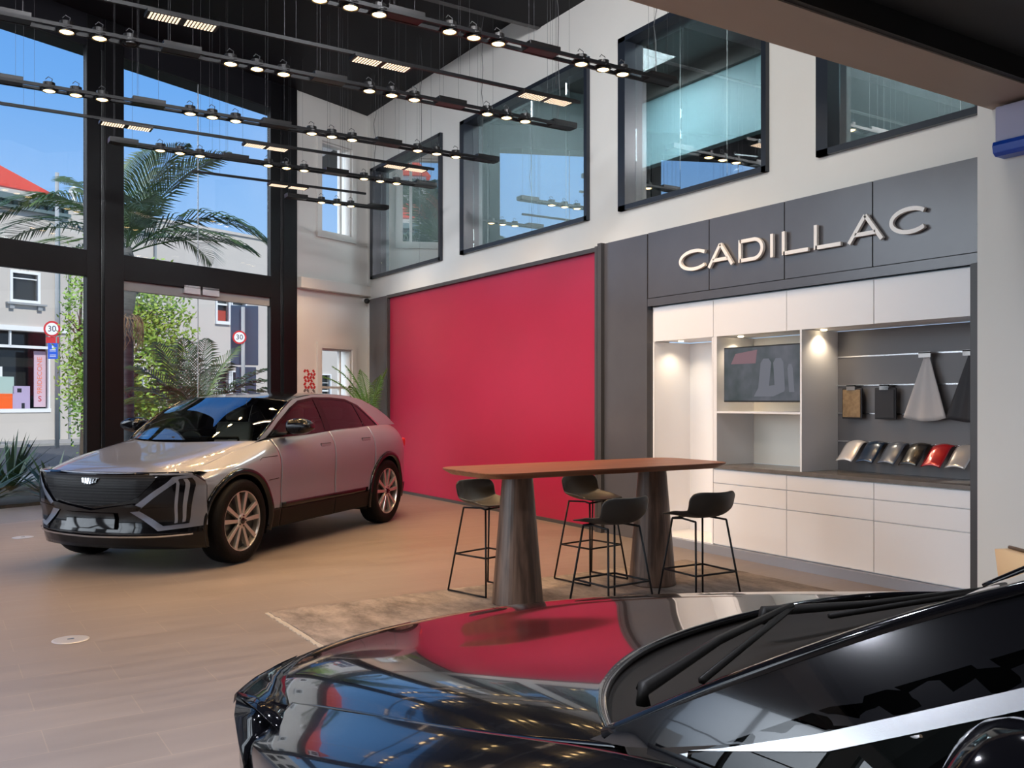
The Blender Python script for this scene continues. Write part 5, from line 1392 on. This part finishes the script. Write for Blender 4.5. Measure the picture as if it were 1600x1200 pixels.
# u grows to the left in facade space; the street front has negative u in view
b1 = thing('shop_building', 'cream two-storey shop building across the street at the left, under the red roof', 'building', tuple(fpoint(-2, BO, 0))); bpy.context.view_layer.update()
UL, UR = 4.4, -7.40     # left end and right end
w = MB()
def wallpieces(w, u0, u1, z0, z1, holes, off0, off1):
    us = sorted(set([u0, u1]+[h[0] for h in holes]+[h[1] for h in holes])); zs = sorted(set([z0, z1]+[h[2] for h in holes]+[h[3] for h in holes]))
    for a, b in zip(us, us[1:]):
        for c, d in zip(zs, zs[1:]):
            m_ = ((a+b)/2, (c+d)/2)
            if any(h[0] < m_[0] < h[1] and h[2] < m_[1] < h[3] for h in holes): continue
            fbox(w, a, b, off0, off1, c, d)
holes = []
wins = []
for k in range(-1, 2):
    u = -6.19+4.2*k+4.2; wins.append((u, u+.93, 5.29, 6.27))
holes += wins
shops = [(-6.70, -.6, 1.17, 4.13), (.2, 4.2, 1.17, 4.13)]
holes += shops
wallpieces(w, UR, UL, -.1, 9.35, holes, BO, BO+.35)
bpart(w, 'wall', M['cream_wall'], b1)
c = MB(); fbox(c, UR, UL, BO-.35, BO+.4, 8.90, 9.12); fbox(c, UR, UL, BO-.22, BO+.2, 8.62, 8.74); bpart(c, 'cornice', M['green_trim'], b1)
c = MB()
for k in range(36): fbox(c, UR+.1+.32*k, UR+.26+.32*k, BO-.18, BO, 8.74, 8.90)
bpart(c, 'dentils', M['green_trim'], b1)
c = MB(); fbox(c, UR, UL, BO-.08, BO, 4.14, 4.32); bpart(c, 'lintel', M['white_trim'], b1)
for (a, b_, c_, d_) in wins:
    f = MB(); fbox(f, a-.10, a, BO-.05, BO+.2, c_-.10, d_+.10); fbox(f, b_, b_+.10, BO-.05, BO+.2, c_-.10, d_+.10); fbox(f, a, b_, BO-.05, BO+.2, d_, d_+.10); fbox(f, a, b_, BO-.05, BO+.2, c_-.10, c_); fbox(f, a, b_, BO+.02, BO+.1, d_-.2, d_-.16)
    fr_ = bpart(f, 'window_frame', M['white_trim'], b1)
    g = MB(); fbox(g, a, b_, BO+.12, BO+.14, c_, d_); o = g.build('pane', M['dark_pane']); o.parent = fr_
    s_ = MB(); fbox(s_, a-.30, b_+.25, BO-.16, BO, c_-.19, c_-.12)
    fbox(s_, a-.16, a+.02, BO-.1, BO, c_-.36, c_-.19); fbox(s_, b_-.04, b_+.14, BO-.1, BO, c_-.36, c_-.19); bpart(s_, 'window_sill', M['pole_grey'], b1)
for (a, b_, c_, d_) in shops:
    f = MB(); fbox(f, a, b_, BO+.02, BO+.12, 3.50, 3.60); fbox(f, a, b_, BO-.04, BO+.16, 1.10, 1.24); fbox(f, a, a+.06, BO+.02, BO+.12, c_, d_)
    n_ = 4
    for k in range(1, n_+1): fbox(f, a+(b_-a)*k/n_-.06, a+(b_-a)*k/n_, BO+.02, BO+.12, 3.55 if k < n_ else c_, d_)
    fr_ = bpart(f, 'shop_window_frame', M['white_trim'], b1)
    g = MB(); fbox(g, a-.65, b_+.9, BO+.92, BO+.98, c_-.5, d_+.5); o = g.build('shop_interior', M['dark_pane']); o.parent = fr_
rf = MB()
ya, yb_ = 9.35, 12.6
vs = [(-UL, BO+.4, 9.5), (7.15, BO+.4, 9.5), (7.15, BO+9, 9.5), (-UL, BO+9, 9.5), (-1.2, BO+4.5, yb_), (3.2, BO+4.5, yb_)]
rf.add(vs, [(0, 1, 5, 4), (1, 2, 5), (2, 3, 4, 5), (3, 0, 4), (0, 3, 2, 1)]); bpart(rf, 'roof', M['red_roof'], b1)
c = MB(); c.cyl((6.95, BO-.08, 0), (6.95, BO-.08, 8.6), .08, n=10); bpart(c, 'downpipe', M['green_trim'], b1)
# goods in the shop window
def inwin(nm, lb, cat, shapes, group=None):
    t = thing(nm, lb, cat, tuple(fpoint((shapes[0][1][0]+shapes[0][1][1])/2, BO+.4, 1.24)), 0, group); bpy.context.view_layer.update()
    for pn, (a, b_, z0_, z1_), m, o0, o1 in shapes: bpart(fbox(MB(), a, b_, BO+o0, BO+o1, z0_, z1_), pn, M[m], t)
    return t
inwin('display_house', 'lilac cardboard house in the shop window, left of the pink banner', 'window display', [('front', (-6.10, -5.45, 1.17, 2.09), 'lilac', .35, .8), ('door', (-5.9, -5.78, 1.18, 1.45), 'text_black', .345, .352), ('window', (-5.78, -5.62, 1.85, 2.0), 'text_black', .345, .352)], 'cardboard houses in the shop window')
inwin('display_house', 'orange cardboard house at the bottom of the shop window', 'window display', [('front', (-5.42, -4.2, 1.17, 1.80), 'orange', .30, .8)], 'cardboard houses in the shop window')
inwin('display_house', 'mint cardboard house stacked behind the orange one', 'window display', [('front', (-5.50, -4.3, 1.80, 2.43), 'mint', .35, .9)], 'cardboard houses in the shop window')
inwin('display_house', 'pale patterned cardboard house, topmost in the shop window', 'window display', [('front', (-5.10, -4.2, 2.43, 2.80), 'white_trim', .4, .9), ('window', (-4.95, -4.85, 2.5, 2.65), 'text_black', .395, .402)], 'cardboard houses in the shop window')
bn = inwin('shop_banner', 'tall pale pink banner with orange vertical lettering in the shop window', 'banner', [('cloth', (-6.66, -6.20, 1.30, 3.42), 'pink', .25, .28)])
for k, chs in enumerate('S'): text_mesh(chs, .30, M['sign_red'], 'banner_letter', bn, bn.matrix_world.inverted() @ FM @ Matrix.Translation((6.42, BO+.245, 1.60)) @ Matrix.Rotation(PI/2, 4, 'X'))
text_mesh('9RIDECONE', .26, M['text_orange'], 'banner_lettering', bn, bn.matrix_world.inverted() @ FM @ Matrix.Translation((6.42, BO+.245, 2.50)) @ Matrix.Rotation(PI/2, 4, 'X') @ Matrix.Rotation(PI/2, 4, 'Z'))

b2 = thing('street_building', 'plain cream building with sash windows across the street, behind the palms', 'building', tuple(fpoint(-13, BO, 0))); bpy.context.view_layer.update()
w = MB(); h2_ = [(-10.66, -9.95, 5.0, 6.7), (-15.05, -14.41, 5.15, 6.7), (-15.99, -15.25, 5.15, 6.7), (-10.66, -9.95, 1.2, 2.9), (-15.05, -14.41, 1.2, 2.9), (-15.99, -15.25, 1.2, 2.9), (-19.6, -18.7, 5.15, 6.7), (-19.6, -18.7, 1.2, 2.9), (-21.4, -20.6, 1.2, 2.9)]
wallpieces(w, -22.0, -7.42, -.1, 9.28, h2_, BO+.1, BO+.4)
bpart(w, 'wall', M['cream_wall'], b2)
bpart(fbox(MB(), -22.05, -7.42, BO+.02, BO+.5, 9.18, 9.30), 'parapet_cap', M['cream_wall'], b2)
c = MB(); c.lathe([(.10, 0), (.10, .16), (.06, .2), (.16, .32), (.19, .45), (.13, .6), (0, .66)], (7.75, BO+.2, 9.30), 16); bpart(c, 'finial', M['white_trim'], b2)
bpart(MB().cyl((7.47, BO+.02, 0), (7.47, BO+.02, 6.6), .05, n=8), 'downpipe', M['pole_grey'], b2)
bpart(MB().cyl((11.25, BO+.02, 0), (11.25, BO+.02, 9.1), .05, n=8), 'downpipe', M['pole_grey'], b2)
for (a, b_, c_, d_) in h2_:
    f = MB(); t_ = .08
    fbox(f, a-t_, a, BO, BO+.3, c_-t_*1.8, d_); fbox(f, b_, b_+t_, BO, BO+.3, c_-t_*1.8, d_); fbox(f, a, b_, BO, BO+.3, c_-t_*1.8, c_); fbox(f, a, b_, BO, BO+.3, d_-.05, d_); fbox(f, a, b_, BO+.15, BO+.22, (c_+d_)/2-.04, (c_+d_)/2+.04); fbox(f, a, b_, BO+.15, BO+.22, c_+.55*(d_-c_)+.3, c_+.55*(d_-c_)+.33)
    fr_ = bpart(f, 'window_frame', M['white_trim'], b2)
    o = fbox(MB(), a, b_, BO+.24, BO+.26, c_, d_).build('pane', M['dark_pane']); o.parent = fr_
    o = fbox(MB(), a+.05, b_-.05, BO+.2, BO+.235, c_, c_+.32*(d_-c_)).build('curtain', M['curtain'] if c_ > 3 else M['leather']); o.parent = fr_
# dormer on the red roof of the shop building
dm = MB(); fbox(dm, 1.0, 2.6, BO+1.6, BO+4.2, 9.3, 11.6); d_o = bpart(dm, 'dormer', M['white_trim'], b1)
rf = MB(); rf.prism([(-2.8, 11.6), (-.8, 11.6), (-1.8, 12.7)], BO+1.4, BO+4.4, 'xz'); o = rf.build('dormer_roof', M['red_roof']); o.parent = d_o
for (a, c_) in ((1.2, 9.95), (1.85, 9.95), (1.2, 10.75), (1.85, 10.75)):
    o = fbox(MB(), a, a+.55, BO+1.56, BO+1.62, c_, c_+.65).build('pane', M['dark_pane']); o.parent = d_o
b4 = thing('street_building', 'lower cream building further left across the street, outside the photo frame', 'building', tuple(fpoint(14, BO, 0))); bpy.context.view_layer.update()
w = MB(); hs = [(5.5+3*k, 6.7+3*k, 3.4, 5.2) for k in range(8)]; hs += [(5.5+3*k, 7.6+3*k, .4, 2.6) for k in range(7)]
wallpieces(w, 4.5, 30, -.1, 6.4, hs, BO, BO+.3); bpart(w, 'wall', M['cream_wall'], b4)
for (a, b_, c_, d_) in hs: bpart(fbox(MB(), a, b_, BO+.16, BO+.2, c_, d_), 'pane', M['dark_pane'], b4)

# signs
def road_sign(loc, R, label, dark=False, blue=False):
    t = thing('speed_sign', label, 'road sign', loc, YAW*-1*0+FA*.0-R_(20), 'speed limit signs'); bpy.context.view_layer.update()
    hgt = loc[2]
    return t
s1 = thing('speed_sign', 'speed sign reading 30 on a pole above a blue pedestrian plate, left of the column', 'road sign', (3.48, 33.35, 0), -YAW+R_(8))
MB().cyl((.10, .05, 0), (.10, .05, 9.0), .07, .06, n=12).build('pole', M['pole_grey'], s1, True)
def roundel(root, x, z, r, y=0.0):
    d = MB().lathe([(0, .0), (r, .0), (r, -.015), (0, -.015)], (x, y, z), 40, 'y').build('sign_plate', M['sign_red'], root)
    MB().lathe([(0, -.016), (r*.76, -.016), (r*.76, -.02), (0, -.02)], (x, y, z), 40, 'y').build('white_field', M['sign_white'], d)
    text_mesh('30', r*1.05, M['text_black'], 'numerals', d, Matrix.Translation((x, y-.022, z)) @ Matrix.Rotation(PI/2, 4, 'X'), .002)
MB().box(-.22, .18, -.012, .0, 3.42, 3.62).build('upper_plate', M['sign_red'], s1)
roundel(s1, -.03, 3.88, .26, -.015)
bp_ = MB().box(-.16, .14, -.02, -.005, 2.90, 3.42).build('blue_plate', M['sign_blue'], s1, bevel=.004)
f = MB()
f.lathe([(0, -.004), (.02, -.004), (.02, .0), (0, .0)], (-.01, -.022, 3.36), 12, 'y'); f.box(-.03, .0, -.026, -.021, 3.25, 3.33); f.box(.012, .03, -.026, -.021, 3.25, 3.31)
for z in (3.19, 3.15, 3.02, 2.97): f.box(-.10, .09, -.026, -.021, z, z+.018)
f.build('white_marks', M['sign_white'], bp_)
s2 = thing('speed_sign', 'speed sign reading 30 before a large dark street sign, right of the door joint', 'road sign', (7.56, 26.05, 0), -YAW+R_(18))
MB().cyl((.0, .05, 0), (.0, .05, 4.2), .055, n=12).build('pole', M['pole_grey'], s2, True)
MB().box(-.34, .42, .11, .15, 2.55, 4.25).build('dark_board', M['sign_dark'], s2, bevel=.02)
MB().box(-.20, .36, .11, .15, 1.75, 2.50).build('lower_board', M['sign_dark'], s2, bevel=.015)
roundel(s2, -.10, 3.33, .19, -.02)
